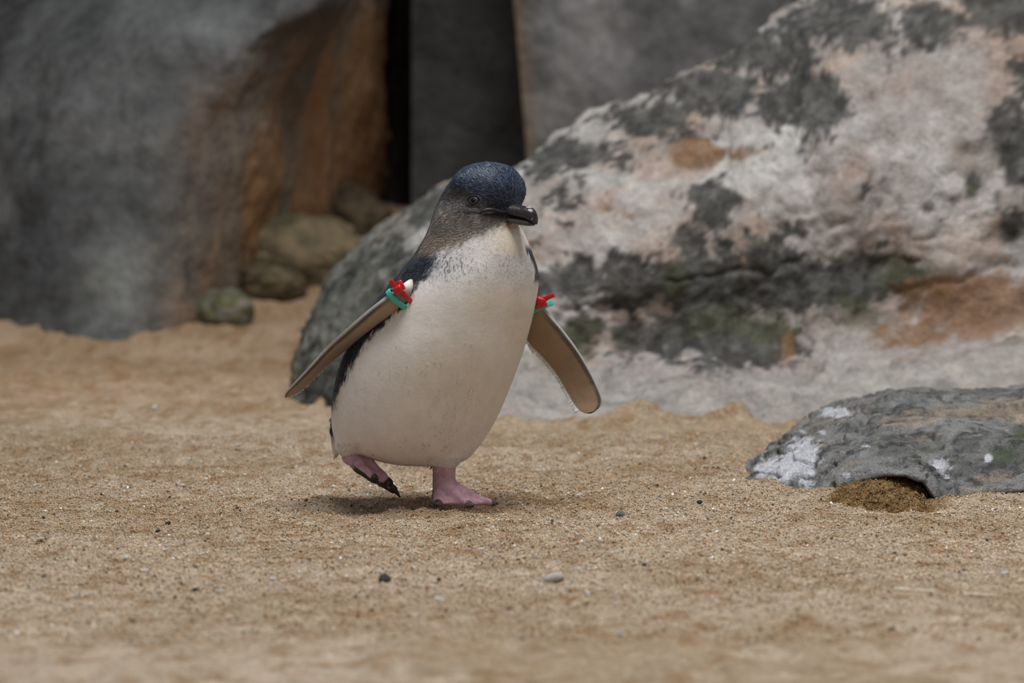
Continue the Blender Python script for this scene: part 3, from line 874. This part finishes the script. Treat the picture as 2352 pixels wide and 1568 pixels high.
def leg_col(v, f, sole):
    n = fbm(v, 160, 3, 223); n2 = fbm(v, 700, 2, 224)
    c = mixc(C_PINK, lin(170, 128, 142), sstep(-.3, .4, n))
    c = mixc(c, lin(205, 172, 174), .5 * sstep(.1, .5, n2))
    return mixc(c, mixc(np.array([.016, .014, .012]), np.array([.16, .10, .05]), sstep(.25, .5, n2)), np.clip(sole(v, vnormals(v, f), n), 0, 1))
def sole1(v, nn, n):
    px, py = PROJ(v)
    z0 = floor_z(v[:, 0], v[:, 1], False)
    m = sstep(.0066, .0044, v[:, 2] - z0 + .0018 * n)
    m = np.maximum(m, sstep(.010, .007, np.minimum.reduce([np.linalg.norm(v - t, axis=1) for t in (T1 + [.007, 0, 0], T2 + [.004, -.005, .0], T3 + [-.001, -.006, 0])])) * .9)
    return np.maximum(m, sstep(996, 992, px) * sstep(1082, 1090, py) * .8)
lc1 = leg_col(lv1, lf1, sole1)

rt = P(800, 1010, -.018); ra_ = P(806, 1046, -.022)
U1a, U1 = P(824, 1070, -.036), P(860, 1100, -.046)
U2a, U2 = P(846, 1064, -.024), P(894, 1108, -.032)
U3a, U3 = P(846, 1082, -.010), P(904, 1124, -.014)
prims = [(rt, ra_, .0088, .0080, None), (ra_, U1a, .0078, .0058, None), (U1a, U1, .0054, .0040, None), (ra_, U2a, .0076, .0058, None), (U2a, U2, .0054, .0038, None), (ra_, U3a, .0072, .0054, None), (U3a, U3, .0052, .0038, None)]
dn = np.array([-.0012, 0, -.0024])
for q in np.linspace(.15, .85, 5):
    prims.append((U1a * (1 - q) + U2a * q + dn, (U1 * .8 + U1a * .2) * (1 - q) + (U2 * .8 + U2a * .2) * q + dn, .0040, .0022, None))
    prims.append((U2a * (1 - q) + U3a * q + dn, (U2 * .8 + U2a * .2) * (1 - q) + (U3 * .8 + U3a * .2) * q + dn, .0040, .0022, None))
lv2, lf2 = limb(prims, .0007, 231, .0024)
def sole2(v, nn, n):
    ax = U2 - ra_; ax = ax / np.linalg.norm(ax)
    under = np.array([-.62, -.05, -.78])
    t = (v - ra_) @ ax
    m = sstep(.12, .42, nn @ under + .25 * n) * sstep(.006, .016, t)
    tips = np.minimum.reduce([np.linalg.norm(v - q, axis=1) for q in (U1 + ax * .003, U2 + ax * .003, U3 + ax * .003)])
    return np.maximum(m, sstep(.0085, .0060, tips))
lc2 = leg_col(lv2, lf2, sole2)

# one continuous body mesh
parts = [(bv, bf, bc), (fv1, ff1, fc1), (fv2, ff2, fc2), (lv1, lf1, lc1), (lv2, lf2, lc2)]
vo, fo_, co, off = [], [], [], 0
for v, f, c in parts:
    vo.append(v); fo_.append(f + off); co.append(c); off += len(v)
bird = bpy.data.objects.new('penguin', None)
col.objects.link(bird)
BASE = Vector([float(q) for q in P(1030, 1160, -.028)]); BASE.z = 0
bird.location = BASE
tag(bird, 'little blue and white penguin walking across the sand with one foot lifted', 'penguin')
from mathutils import Matrix
INV = Matrix.Translation(-BASE)
def part(name, v, f, mat, parent=None, **kw):
    o = mesh_obj(name, v, f, mat, **kw)
    o.parent = parent or bird
    if parent is None: o.matrix_parent_inverse = INV
    return o
def quads_to_list(f):
    return [tuple(dict.fromkeys(map(int, q))) for q in f]
body_f = np.concatenate(fo_)
me_body = part('body', np.concatenate(vo), quads_to_list(body_f), M_bird, color=np.concatenate(co))
tag(me_body, 'blue-black above, creamy white below, with pink webbed feet')

# feathers: short blades lying on the plumage
def blades(idx, v, nrm, cols, flow, length, width, lift):
    p = v[idx] ; n = nrm[idx]
    fl = flow - (flow * n).sum(1, keepdims=True) * n
    fl /= np.linalg.norm(fl, axis=1, keepdims=True) + 1e-9
    jit = rng.normal(0, .18, fl.shape); fl = fl + jit; fl -= (fl * n).sum(1, keepdims=True) * n
    fl /= np.linalg.norm(fl, axis=1, keepdims=True) + 1e-9
    sd = np.cross(n, fl)
    L_ = length * rng.uniform(.7, 1.3, (len(idx), 1)); W_ = width * rng.uniform(.7, 1.3, (len(idx), 1))
    a = p + sd * W_ * .5 - n * .0002; b = p - sd * W_ * .5 - n * .0002
    m = p + fl * L_ * .6 + n * lift * .9
    t = p + fl * L_ + n * lift * rng.uniform(.5, 1.3, (len(idx), 1))
    pts = np.stack([a, b, m - sd * W_ * .35, t, m + sd * W_ * .35], 1).reshape(-1, 3)
    base = 5 * np.arange(len(idx))[:, None]
    f = np.concatenate([base + np.array([[0, 1, 2, 4]])], 0)
    f2 = base + np.array([[4, 2, 3, 3]])
    return pts, np.concatenate([f, f2]), np.repeat(cols, 5, 0)
nb_ = len(bv)
r_ = bv - HC
hu = r_ @ HF; hw_ = r_[:, 2]
is_head = hw_ > -.045
lum = bc.mean(1)
away = bv - head(.050, 0, -.012); away /= np.linalg.norm(away, axis=1, keepdims=True)
flow = np.where(is_head[:, None], away + np.array([0, 0, -.25]) * sstep(.02, -.03, hu)[:, None], np.array([-.05, .15, -1.0]))
pr = np.where(is_head, .55, np.where(lum < .12, .35, np.where(bpy_ < 660, .18, .012)))
eye_d = np.linalg.norm(bv - head(EYE_U, EYE_V, EYE_W), axis=1)
pr = np.where((eye_d < .0072) | (is_head & (((hu > .040) & (hw_ < -.006)) | (hu > .050))), 0, pr)
sel = np.where(rng.uniform(0, 1, nb_) < pr)[0]
vr = np.where(lum[sel] > .25, .12, .45)[:, None]
fcol = bc[sel] * (1 + vr * rng.uniform(-1, 1, (len(sel), 1)))
hi_ = (is_head[sel]) & (hw_[sel] > -.01) & (rng.uniform(0, 1, len(sel)) < .35) & (lum[sel] < .12)  # blue highlights painted into some crown feathers, stronger towards the forehead
fcol[hi_] = fcol[hi_] * 1.3 + np.array([.034, .060, .105]) * rng.uniform(.2, 1.8, (hi_.sum(), 1)) * sstep(-.03, .02, hu[sel][hi_])[:, None]
wl = np.where(lum[sel] > .25, .6, 1.0)[:, None]
pv, pf, pc = blades(sel, bv, bn, fcol, flow[sel], .0036 * wl, .0008 * wl, np.where(wl < .8, .00018, .0006))
sk = np.where((bpy_ > 1046) & (bv[:, 1] < -.005) & (np.abs(bpx - 1024) < 46) & (rng.uniform(0, 1, nb_) < .5))[0]
sk = np.r_[sk, np.where((bpy_ > 1014) & (bv[:, 1] < -.02) & (np.abs(bpx - 799) < 26) & (rng.uniform(0, 1, nb_) < .4))[0]]
kv, kf, kc = blades(sk, bv, bn, bc[sk] * rng.uniform(.85, 1.1, (len(sk), 1)), np.tile([.1, 0, -1.0], (len(sk), 1)), .0040, .0006, .0004)
pf = np.concatenate([pf, kf + len(pv)]); pv = np.vstack([pv, kv]); pc = np.vstack([pc, kc])
plume = part('feathers', pv, quads_to_list(pf), M_feather, color=pc, smooth=False)
tag(plume, 'fine overlapping feathers of head, neck and back', kind='stuff')

# downy white fringe on the flippers' trailing edges
def fringe(fr, t0, t1, n, out):
    ti = rng.uniform(t0, t1, n) * (len(fr['B']) - 1); i = ti.astype(int); fq = (ti - i)[:, None]
    p = fr['B'][i] * (1 - fq) + fr['B'][np.minimum(i + 1, 89)] * fq
    o = fr['hv'][i] / np.linalg.norm(fr['hv'][i], axis=1, keepdims=True); tn = fr['tan'][i]
    d = o * 1.0 + tn * .9 + rng.normal(0, .15, o.shape); d /= np.linalg.norm(d, axis=1, keepdims=True)
    L_ = rng.uniform(.6, 1.2, (n, 1)) * out
    a = p + tn * .0006 - o * .0015; b = p - tn * .0006 - o * .0015; nn_ = fr['nr'][i] * rng.uniform(-.001, .001, (n, 1))
    pts = np.stack([a, b, p + d * L_ - tn * .0003 + nn_, p + d * L_ + tn * .0003 + nn_], 1).reshape(-1, 3)
    return pts, 4 * np.arange(n)[:, None] + np.arange(4)[None]
q1, g1 = fringe(fr2, .18, .80, 420, .0034)
q2, g2 = fringe(fr1, .45, .85, 160, .0016)
fr_o = part('trailing_fringe', np.vstack([q1, q2]), np.concatenate([g1, g2 + len(q1)]), M_feather, color=np.tile(lin(216, 216, 214), (len(q1) + len(q2), 1)), smooth=False)
tag(fr_o, 'white downy fringe along the flipper edges', kind='stuff')

# tail and skirt feathers
def spike(name, a, b, w, mat, c, n=6):
    a = np.asarray(a); b = np.asarray(b); d = b - a; s = np.cross(d, [0, 1, 0]); s = s / np.linalg.norm(s) * w; t = np.cross(d, s); t = t / np.linalg.norm(t) * w * .5
    rings = []
    for q in np.linspace(0, 1, 5):
        r = (1 - q) ** .7 + .05
        rings.append([a + d * q + s * math.cos(x) * r + t * math.sin(x) * r for x in np.linspace(0, 2 * np.pi, n, endpoint=False)])
    v, f = loft(rings)
    return part(name, v, quads_to_list(f), mat, color=np.tile(c, (len(v), 1)))
for a, b, c in [((990, 1062, .01), (980, 1074, .006), .013), ((996, 1062, .01), (988, 1078, .006), .013), ((1001, 1062, .01), (994, 1081, .006), .013), ((1006, 1064, .01), (1000, 1080, .006), .013)]:
    spike('tail_feather', P(*a), P(*b), .0016, M_feather, np.array([.012, .012, .014]))
for a, b in [((776, 1030, .058), (766, 1058, .062)), ((780, 1030, .058), (772, 1052, .06))]:
    spike('tail_feather', P(*a), P(*b), .0018, M_feather, lin(196, 186, 160))

# claws
M_claw = plain_mat('claw', (.012, .011, .010), .35, .5, bump=.0002)
def claw(a, d, L_, r):
    d = np.asarray(d, float); d /= np.linalg.norm(d)
    s = np.cross(d, [0, 0, 1.0]); s /= np.linalg.norm(s); t = np.cross(s, d)
    rings = []
    for q in np.linspace(0, 1, 8):
        rr = r * (1 - q) ** .6 + .0002
        c = np.asarray(a) + d * L_ * q - t * 0 + np.array([0, 0, -.35 * L_ * q * q])
        rings.append([c + s * math.cos(x) * rr * .7 + t * math.sin(x) * rr for x in np.linspace(0, 2 * np.pi, 10, endpoint=False)])
    v, f = loft(rings)
    return part('claw', v, quads_to_list(f), M_claw)
for t, k_ in ((T1, K1), (T2, K2), (T3, K3)):
    d_ = t - k_; d_ = d_ / np.linalg.norm(d_); claw(t + np.array([0, 0, .0015]), d_ * np.array([1, 1, .2]), .0060, .0022)
for t, k_ in ((U1, U1a), (U2, U2a), (U3, U3a)):
    d_ = t - k_; d_ = d_ / np.linalg.norm(d_); claw(t + d_ * .002, d_ + np.array([0, 0, -.15]), .0060, .0022)
claw(P(1000, 1122, -.02), (-.35, -.1, -.8), .0065, .0020)

# bill
def bill(name, secs, mat, m=18, n=26, p=2.4):
    s = spline(np.asarray(secs, float), n)
    ang = np.linspace(0, 2 * np.pi, m, endpoint=False)
    rings = []
    for u, tp, bt, hw in s:
        hw = max(hw, .0003)
        ca = np.sign(np.cos(ang)) * np.abs(np.cos(ang)) ** (2 / p); sa = np.sign(np.sin(ang)) * np.abs(np.sin(ang)) ** (2 / p)
        w = (tp + bt) / 2 + (tp - bt) / 2 * sa
        sq = np.where(sa > 0, 1 - .45 * sa ** 2, 1)
        rings.append(np.array([head(u, hw * c_ * q_, w_) for c_, w_, q_ in zip(ca, w, sq)]))
    v, f = loft(rings)
    return part(name, v, quads_to_list(f), mat)
M_bill = plain_mat('bill_horn', (.013, .013, .015), .28, .6, noise=(260, .6, 1.6), bump=.0005)
M_bill_low = plain_mat('bill_horn_grey', (.05, .05, .052), .35, .5, noise=(200, .5, 1.6), bump=.0003)
ub = bill('upper_bill', [(.018, -.0080, -.0136, .0150), (.026, -.0046, -.0142, .0140), (.033, -.0030, -.0152, .0120), (.040, -.0042, -.0166, .0102), (.047, -.0062, -.0176, .0086), (.053, -.0070, -.0188, .0074), (.0578, -.0078, -.0206, .0062), (.0608, -.0098, -.0222, .0048), (.0630, -.0140, -.0230, .0028), (.0638, -.0175, -.0226, .0008)], M_bill)
tag(ub, 'black hooked upper bill')
lb = bill('lower_bill', [(.018, -.0126, -.0180, .0130), (.030, -.0142, -.0206, .0108), (.042, -.0160, -.0230, .0090), (.052, -.0178, -.0243, .0070), (.0575, -.0196, -.0243, .0050), (.0605, -.0214, -.0238, .0020)], M_bill_low)
tag(lb, 'dark grey lower bill')
# line of the mouth running back onto the cheek
M_gape = plain_mat('mouth_line', (.010, .009, .010), .45, .4, bump=.0002)
M_gapep = plain_mat('mouth_corner', lin(120, 100, 106), .5, .4, bump=.0002)
def skin_tube(name, pts, rad, mat):
    q = spline(np.array([bv[surf(x_, y_)] - np.array([0, .0003, 0]) for x_, y_ in pts]), 20)
    rings = []
    for i_, c_ in enumerate(q):
        r_0 = rad * (1 - abs(i_ / 19 * 2 - 1) ** 3) + .0002
        rings.append([c_ + np.array([0, math.cos(a_) * r_0, math.sin(a_) * r_0]) for a_ in np.linspace(0, 2 * np.pi, 8, endpoint=False)])
    v_, f_ = loft(rings)
    return part(name, v_, quads_to_list(f_), mat)
skin_tube('mouth_line', [(1101, 488), (1112, 483), (1130, 482), (1150, 486), (1172, 492)], .0020, M_gape)
skin_tube('mouth_corner', [(1106, 489), (1116, 487), (1128, 487), (1138, 488)], .0008, M_gapep)
# small pale patches on the bill tip
M_pale_horn = plain_mat('pale_horn', lin(190, 188, 190), .45, .4, noise=(600, .6, 1.2), bump=.0003)
def patch(name, c, r, mat, parent=None):
    p, f = ico_sphere(10)
    fr_ = np.stack([HF, HS, HU])
    v = (p.reshape(-1, 3) * (1 + .25 * fbm(p.reshape(-1, 3), 2, 2, 7))[:, None] * np.asarray(r)) @ fr_ + c
    return part(name, v, f, mat)
patch('bill_pale', head(.0600, .0036, -.0176), (.0022, .0010, .0020), M_pale_horn)
patch('bill_pale', head(.0555, .0014, -.0081), (.0034, .0024, .0009), M_pale_horn)

# eyes
M_ball = plain_mat('eye_grey', (.022, .020, .020), .35, .25, noise=(900, .7, 1.4))
M_iris = plain_mat('iris', (.050, .044, .046), .4, .25, noise=(1500, .6, 1.4))
M_pupil = plain_mat('pupil', (.001, .001, .001), .3, .2)
M_lid = plain_mat('eyelid', (.055, .043, .047), .6, .3, noise=(800, .7, 1.3), bump=.0003)
def eye(sign):
    c0 = head(EYE_U, sign * EYE_V, EYE_W)
    if sign > 0: n = bn[ei]
    else:
        k = np.argmin(np.linalg.norm(bv - c0, axis=1)); c0 = bv[k]; n = bn[k]
    n = n / np.linalg.norm(n)
    t = np.cross([0, 0, 1.0], n); t /= np.linalg.norm(t); b = np.cross(n, t)
    fr_ = np.stack([t, b, n])
    def ball(name, off, r, mat, parent=None):
        p, f = ico_sphere(18)
        v = (p.reshape(-1, 3) * np.asarray(r)) @ fr_ + c0 + n * off
        return part(name, v, f, mat, parent=parent)
    e = ball('eye', -.0022, (.0054, .0048, .0038), M_ball)
    def ring(name, r0, r1, off, mat, ex=1.0, ey=1.0):
        rings = []
        for a in np.linspace(0, 2 * np.pi, 41):
            q = np.array([math.cos(a) * ex, math.sin(a) * ey, 0.0])
            if name == 'eyelid': q = q * (1 + .16 * abs(math.cos(a)) ** 6)
            cc = (q * (r0 + r1) / 2) @ fr_ + c0 + n * off
            rad = (q @ fr_) / np.linalg.norm(q)
            rings.append([cc + rad * math.cos(x) * (r1 - r0) / 2 + n * math.sin(x) * (r1 - r0) * .45 for x in np.linspace(0, 2 * np.pi, 8, endpoint=False)])
        v, f = loft(rings, cap=False)
        return part(name, v, quads_to_list(f), mat, parent=e)
    ring('iris', .0021, .0033, .0010, M_iris)
    ring('eyelid', .0049, .0057, .0004, M_lid, 1.16, .96)
    pp, f = ico_sphere(12)
    part('pupil', (pp.reshape(-1, 3) * np.array([.0018, .0018, .0006])) @ fr_ + c0 + n * .0017, f, M_pupil, parent=e)
    return e
eye(1); eye(-1)

# flipper tags: a turquoise band and a red cable tie on each side
M_turq = plain_mat('turquoise_plastic', (.055, .46, .36), .45, .4, noise=(150, .9, 1.1))
M_red = plain_mat('red_plastic', (.52, .006, .012), .28, .55, noise=(150, .9, 1.1))
def box(c, ax, half, bev=.18):
    ax = np.asarray(ax); rings = []
    for w, s in ((-1, 1 - bev), (-1 + bev, 1), (1 - bev, 1), (1, 1 - bev)):
        ring = []
        for x, y in ((1, .7), (.7, 1), (-.7, 1), (-1, .7), (-1, -.7), (-.7, -1), (.7, -1), (1, -.7)):
            ring.append(np.asarray(c) + ax[0] * half[0] * x * s + ax[1] * half[1] * y * s + ax[2] * half[2] * w)
        rings.append(ring)
    return loft(rings)
def band(name, fr, t, width, thick, slack, mat, lab, tilt=0.0, shift=0.0, frame=None):
    i = int(t * 89); c = fr['c'][i]; hv = fr['hv'][i]; a = np.linalg.norm(hv); e1 = hv / a; e2 = fr['nr'][i]; e3 = np.cross(e1, e2); e3 = e3 * np.sign(e3 @ fr['tan'][i])
    a = a + slack; b = fr['th'][i] * .95 + slack; c = c - e1 * shift
    if frame: c, e1, e2, a, b = frame; e3 = np.cross(e1, e2)
    rings = []
    for x in np.linspace(0, 2 * np.pi, 49):
        q = e1 * a * math.cos(x) + e2 * b * math.sin(x)
        o = e1 * math.cos(x) / a + e2 * math.sin(x) / b; o = o / np.linalg.norm(o)
        ax = e3 + e1 * tilt; ax = ax / np.linalg.norm(ax)
        rr = [(-1, -1), (1, -1), (1, .6), (.7, 1), (-.7, 1), (-1, .6)]
        rings.append([c + q + ax * s * width / 2 + o * (k * thick / 2 + thick / 2) + ax * tilt * 0 for s, k in rr])
    v, f = loft(rings, cap=False)
    o = part(name, v, quads_to_list(f), mat)
    tag(o, lab)
    return o
band('flipper_band', fr1, .185, .0050, .0016, .0022, M_turq, 'turquoise plastic band around the flipper')
ct = band('cable_tie', fr1, .135, .0046, .0014, .0020, M_red, 'red plastic cable tie around the flipper')
def tie_head(c, along, up, ct, tail, tl):
    x = unit(along); z = unit(np.asarray(up) - (np.asarray(up) @ x) * x); y = np.cross(z, x)
    v, f = box(c, (x, y, z), (.0040, .0034, .0036))
    part('tie_head', v, quads_to_list(f), M_red, parent=ct)
    tdir = unit(tail); s = unit(np.cross(tdir, [0, 1, 0.0])); k = np.cross(s, tdir)
    v, f = box(np.asarray(c) + tdir * (tl / 2 + .001), (s, k, tdir), (.0021, .0009, tl / 2), .06)
    part('tie_tail', v, quads_to_list(f), M_red, parent=ct)
tie_head(P(914, 664, -.092), (1, -.2, .5), (-.35, -.5, .9), ct, (-.62, -.1, .75), .0095)
v, f = box(P(921, 655, -.090), (unit((1, 0, .5)), unit((0, 1, 0)), unit((-.5, 0, 1))), (.0026, .003, .0046)); part('tie_stub', v, quads_to_list(f), M_red, parent=ct)
band('flipper_band', fr2, .165, .0056, .0018, .0030, M_turq, 'turquoise plastic band around the flipper', frame=(P(1236, 707, .001), unit((1, -.1, .42)), unit((.1, 1, 0)), .0125, .0085))
ct2 = band('cable_tie', fr2, .115, .0042, .0014, .0026, M_red, 'red plastic cable tie around the flipper', frame=(P(1230, 697, .001), unit((1, -.1, .42)), unit((.1, 1, 0)), .0105, .0080))
tie_head(P(1241, 691, -.012), (1, 0, -.35), (.35, -.3, 1), ct2, (.9, -.1, .42), .0130)
v, f = box(P(1243, 699, -.012), (unit((1, 0, .3)), unit((0, 1, 0)), unit((-.3, 0, 1))), (.0055, .0022, .0030)); part('tie_stub', v, quads_to_list(f), M_red, parent=ct2)

# beads of water on the belly
m, nt, b = new_mat('water')
b.inputs['Base Color'].default_value = (.95, .96, 1, 1); b.inputs['Roughness'].default_value = .03; b.inputs['Transmission Weight'].default_value = 1.0; b.inputs['IOR'].default_value = 1.33
M_water = m
pp, pfz = ico_sphere(7)
pp = pp.reshape(-1, 3); dv, df = [], []
spots = [(rng.uniform(1000, 1110), rng.uniform(840, 1050)) for _ in range(40)] + [(rng.normal(1052, 30), rng.normal(900, 45)) for _ in range(26)] + [(rng.normal(1030, 36), rng.normal(1000, 24)) for _ in range(34)] + [(rng.uniform(800, 1110), rng.uniform(760, 1050)) for _ in range(40)]
for px, py in spots:
    try: k = surf(px, py, 6)
    except ValueError: continue
    if lum[k] < .2: continue
    n = bn[k]; t = unit(np.cross([0, 0, 1.0], n)); bb = np.cross(n, t)
    r = rng.uniform(.0006, .0014)
    dv.append((pp * np.array([r, r * rng.uniform(1, 1.5), r * .7])) @ np.stack([t, bb, n]) + bv[k] + n * r * .15); df.append(pfz + len(pp) * len(df))
drops = part('water_drops', np.concatenate(dv), np.concatenate(df), M_water)
tag(drops, 'beads of water on the white belly', kind='stuff')

# ------------------------------------------------------------------ shell chips and pebbles on the sand
def chip_mesh(name, seed, flatness, c):
    p, f = ico_sphere(7)
    p = p.reshape(-1, 3)
    q = p * (1 + .35 * fbm(p + seed, 1.6, 3, seed))[:, None] * np.array([1, .75, flatness])
    o = mesh_obj(name, q, f, M_chip, smooth=False, color=np.tile(c, (len(q), 1)) * (1 + .2 * fbm(p, 3, 2, seed))[:, None])
    return o
def put(proto, used, px, py, size_px, rot, label, cat, group, name):
    if used[0] is False: o = proto; used[0] = True
    else: o = proto.copy(); col.objects.link(o)
    x = G(px, py, .001)
    for _ in range(4): x = G(px, py, float(floor_z(x[0], x[1])[0]) + .0004)
    o.location = [float(t) for t in x]
    s = size_px * .68 * (x[1] + 3) / F
    o.location.z += s * .18
    o.scale = (s, s, s)
    o.rotation_euler = (rng.uniform(-.4, .4), rng.uniform(-.4, .4), rot)
    tag(o, label, cat, group)
    return o
def where(px, py):
    if py < 760: return 'beside the low rounded end of the boulder'
    if py < 1000: return 'between the grey rock face and the penguin'
    if px > 1150 and py < 1260: return 'between the penguin and the low dark rock'
    if px > 1450: return 'near the long pale straw'
    if px > 560 and py < 1262: return 'close around the penguin shadow'
    if px > 560: return 'on the open stretch before the penguin feet'
    return 'well aside of the penguin lifted foot'
white = [chip_mesh('shell_fragment', sd, .38, lin(250, 246, 240)) for sd in (3, 8)]
uw = [[False], [False]]
wl_ = [(420, 1116, 14), (748, 1140, 12), (752, 1149, 9), (94, 1238, 13), (80, 1115, 10), (290, 1280, 14), (333, 1311, 18), (476, 1228, 11), (625, 1332, 20), (830, 1222, 12), (850, 1225, 9), (1010, 1378, 18), (913, 1198, 9), (1105, 1262, 12), (1000, 1339, 14),
       (1362, 1134, 15), (1328, 1138, 11), (1180, 1213, 12), (1210, 1131, 9), (1493, 1247, 10), (2308, 1317, 16), (2040, 1337, 11), (1424, 1457, 16), (1595, 1443, 14), (1350, 1362, 13), (490, 968, 15), (708, 722, 26), (175, 1365, 10), (508, 1358, 12), (1700, 1378, 9), (1230, 1276, 9), (547, 1023, 12), (130, 1062, 10), (355, 935, 12), (1637, 1330, 11), (1540, 1386, 10)]
for i, (px, py, s) in enumerate(wl_):
    zone = where(px, py)
    put(white[i % 2], uw[i % 2], px, py, s, rng.uniform(0, 6.28), 'tiny white shell fragment on the sand ' + zone, 'shell', 'white shell fragments ' + zone, 'shell_fragment')
bigw = chip_mesh('shell_fragment', 15, .45, lin(252, 244, 234))
put(bigw, [False], 1270, 1334, 40, .2, 'largest creamy white shell fragment, lying on open sand before the standing foot', 'shell', None, 'shell_fragment')
dark_p = chip_mesh('pebble', 21, .6, lin(74, 70, 66)); ud = [False]
for px, py, s in [(386, 1203, 12), (100, 1325, 11), (1008, 1331, 10), (1590, 1225, 14), (1607, 1154, 12), (362, 1220, 9), (1480, 1298, 10), (1066, 1295, 9), (20, 1335, 9), (1360, 1342, 11), (770, 1340, 14), (1940, 1430, 12), (2050, 1445, 11), (450, 1356, 14)]:
    put(dark_p, ud, px, py, s, rng.uniform(0, 6.28), 'tiny dark pebble on the sand ' + where(px, py), 'pebble', 'dark pebbles ' + where(px, py), 'pebble')
gp = chip_mesh('pebble', 27, .8, lin(92, 84, 76))
put(gp, [False], 883, 1334, 24, .5, 'roundish grey brown pebble, biggest one on the open sand before the lifted foot', 'pebble', None, 'pebble')
gp = chip_mesh('pebble', 33, .8, lin(140, 142, 146))
put(gp, [False], 1425, 1186, 22, 1.5, 'bluish grey pebble between the penguin and the low dark rock', 'pebble', None, 'pebble')

# bits of dry straw
M_straw = plain_mat('dry_straw', lin(226, 212, 190), .7, .3, noise=(300, .8, 1.2))
def straw(pts, r, label):
    w = []
    for px, py in pts:
        x = G(px, py, .002)
        for _ in range(3): x = G(px, py, float(floor_z(x[0], x[1])[0]) + 1.5 * r)
        w.append(x)
    w = spline(w, 14)
    rings = [[p + np.array([0, math.cos(a) * r, math.sin(a) * r]) for a in np.linspace(0, 2 * np.pi, 6, endpoint=False)] for p in w]
    v, f = loft(rings)
    o = mesh_obj('straw', v, quads_to_list(f), M_straw)
    tag(o, label, 'straw'); rebase(o, w[0])
straw([(2052, 1352), (2110, 1356), (2180, 1361), (2280, 1368)], .0014, 'long pale straw lying on the sand before the low dark rock')
straw([(1640, 1131), (1668, 1132), (1700, 1136)], .0006, 'short thin straw at the tip of the low dark rock')
straw([(718, 1198), (735, 1203), (748, 1208)], .0006, 'thin straw splinter on the sand by the penguin shadow')
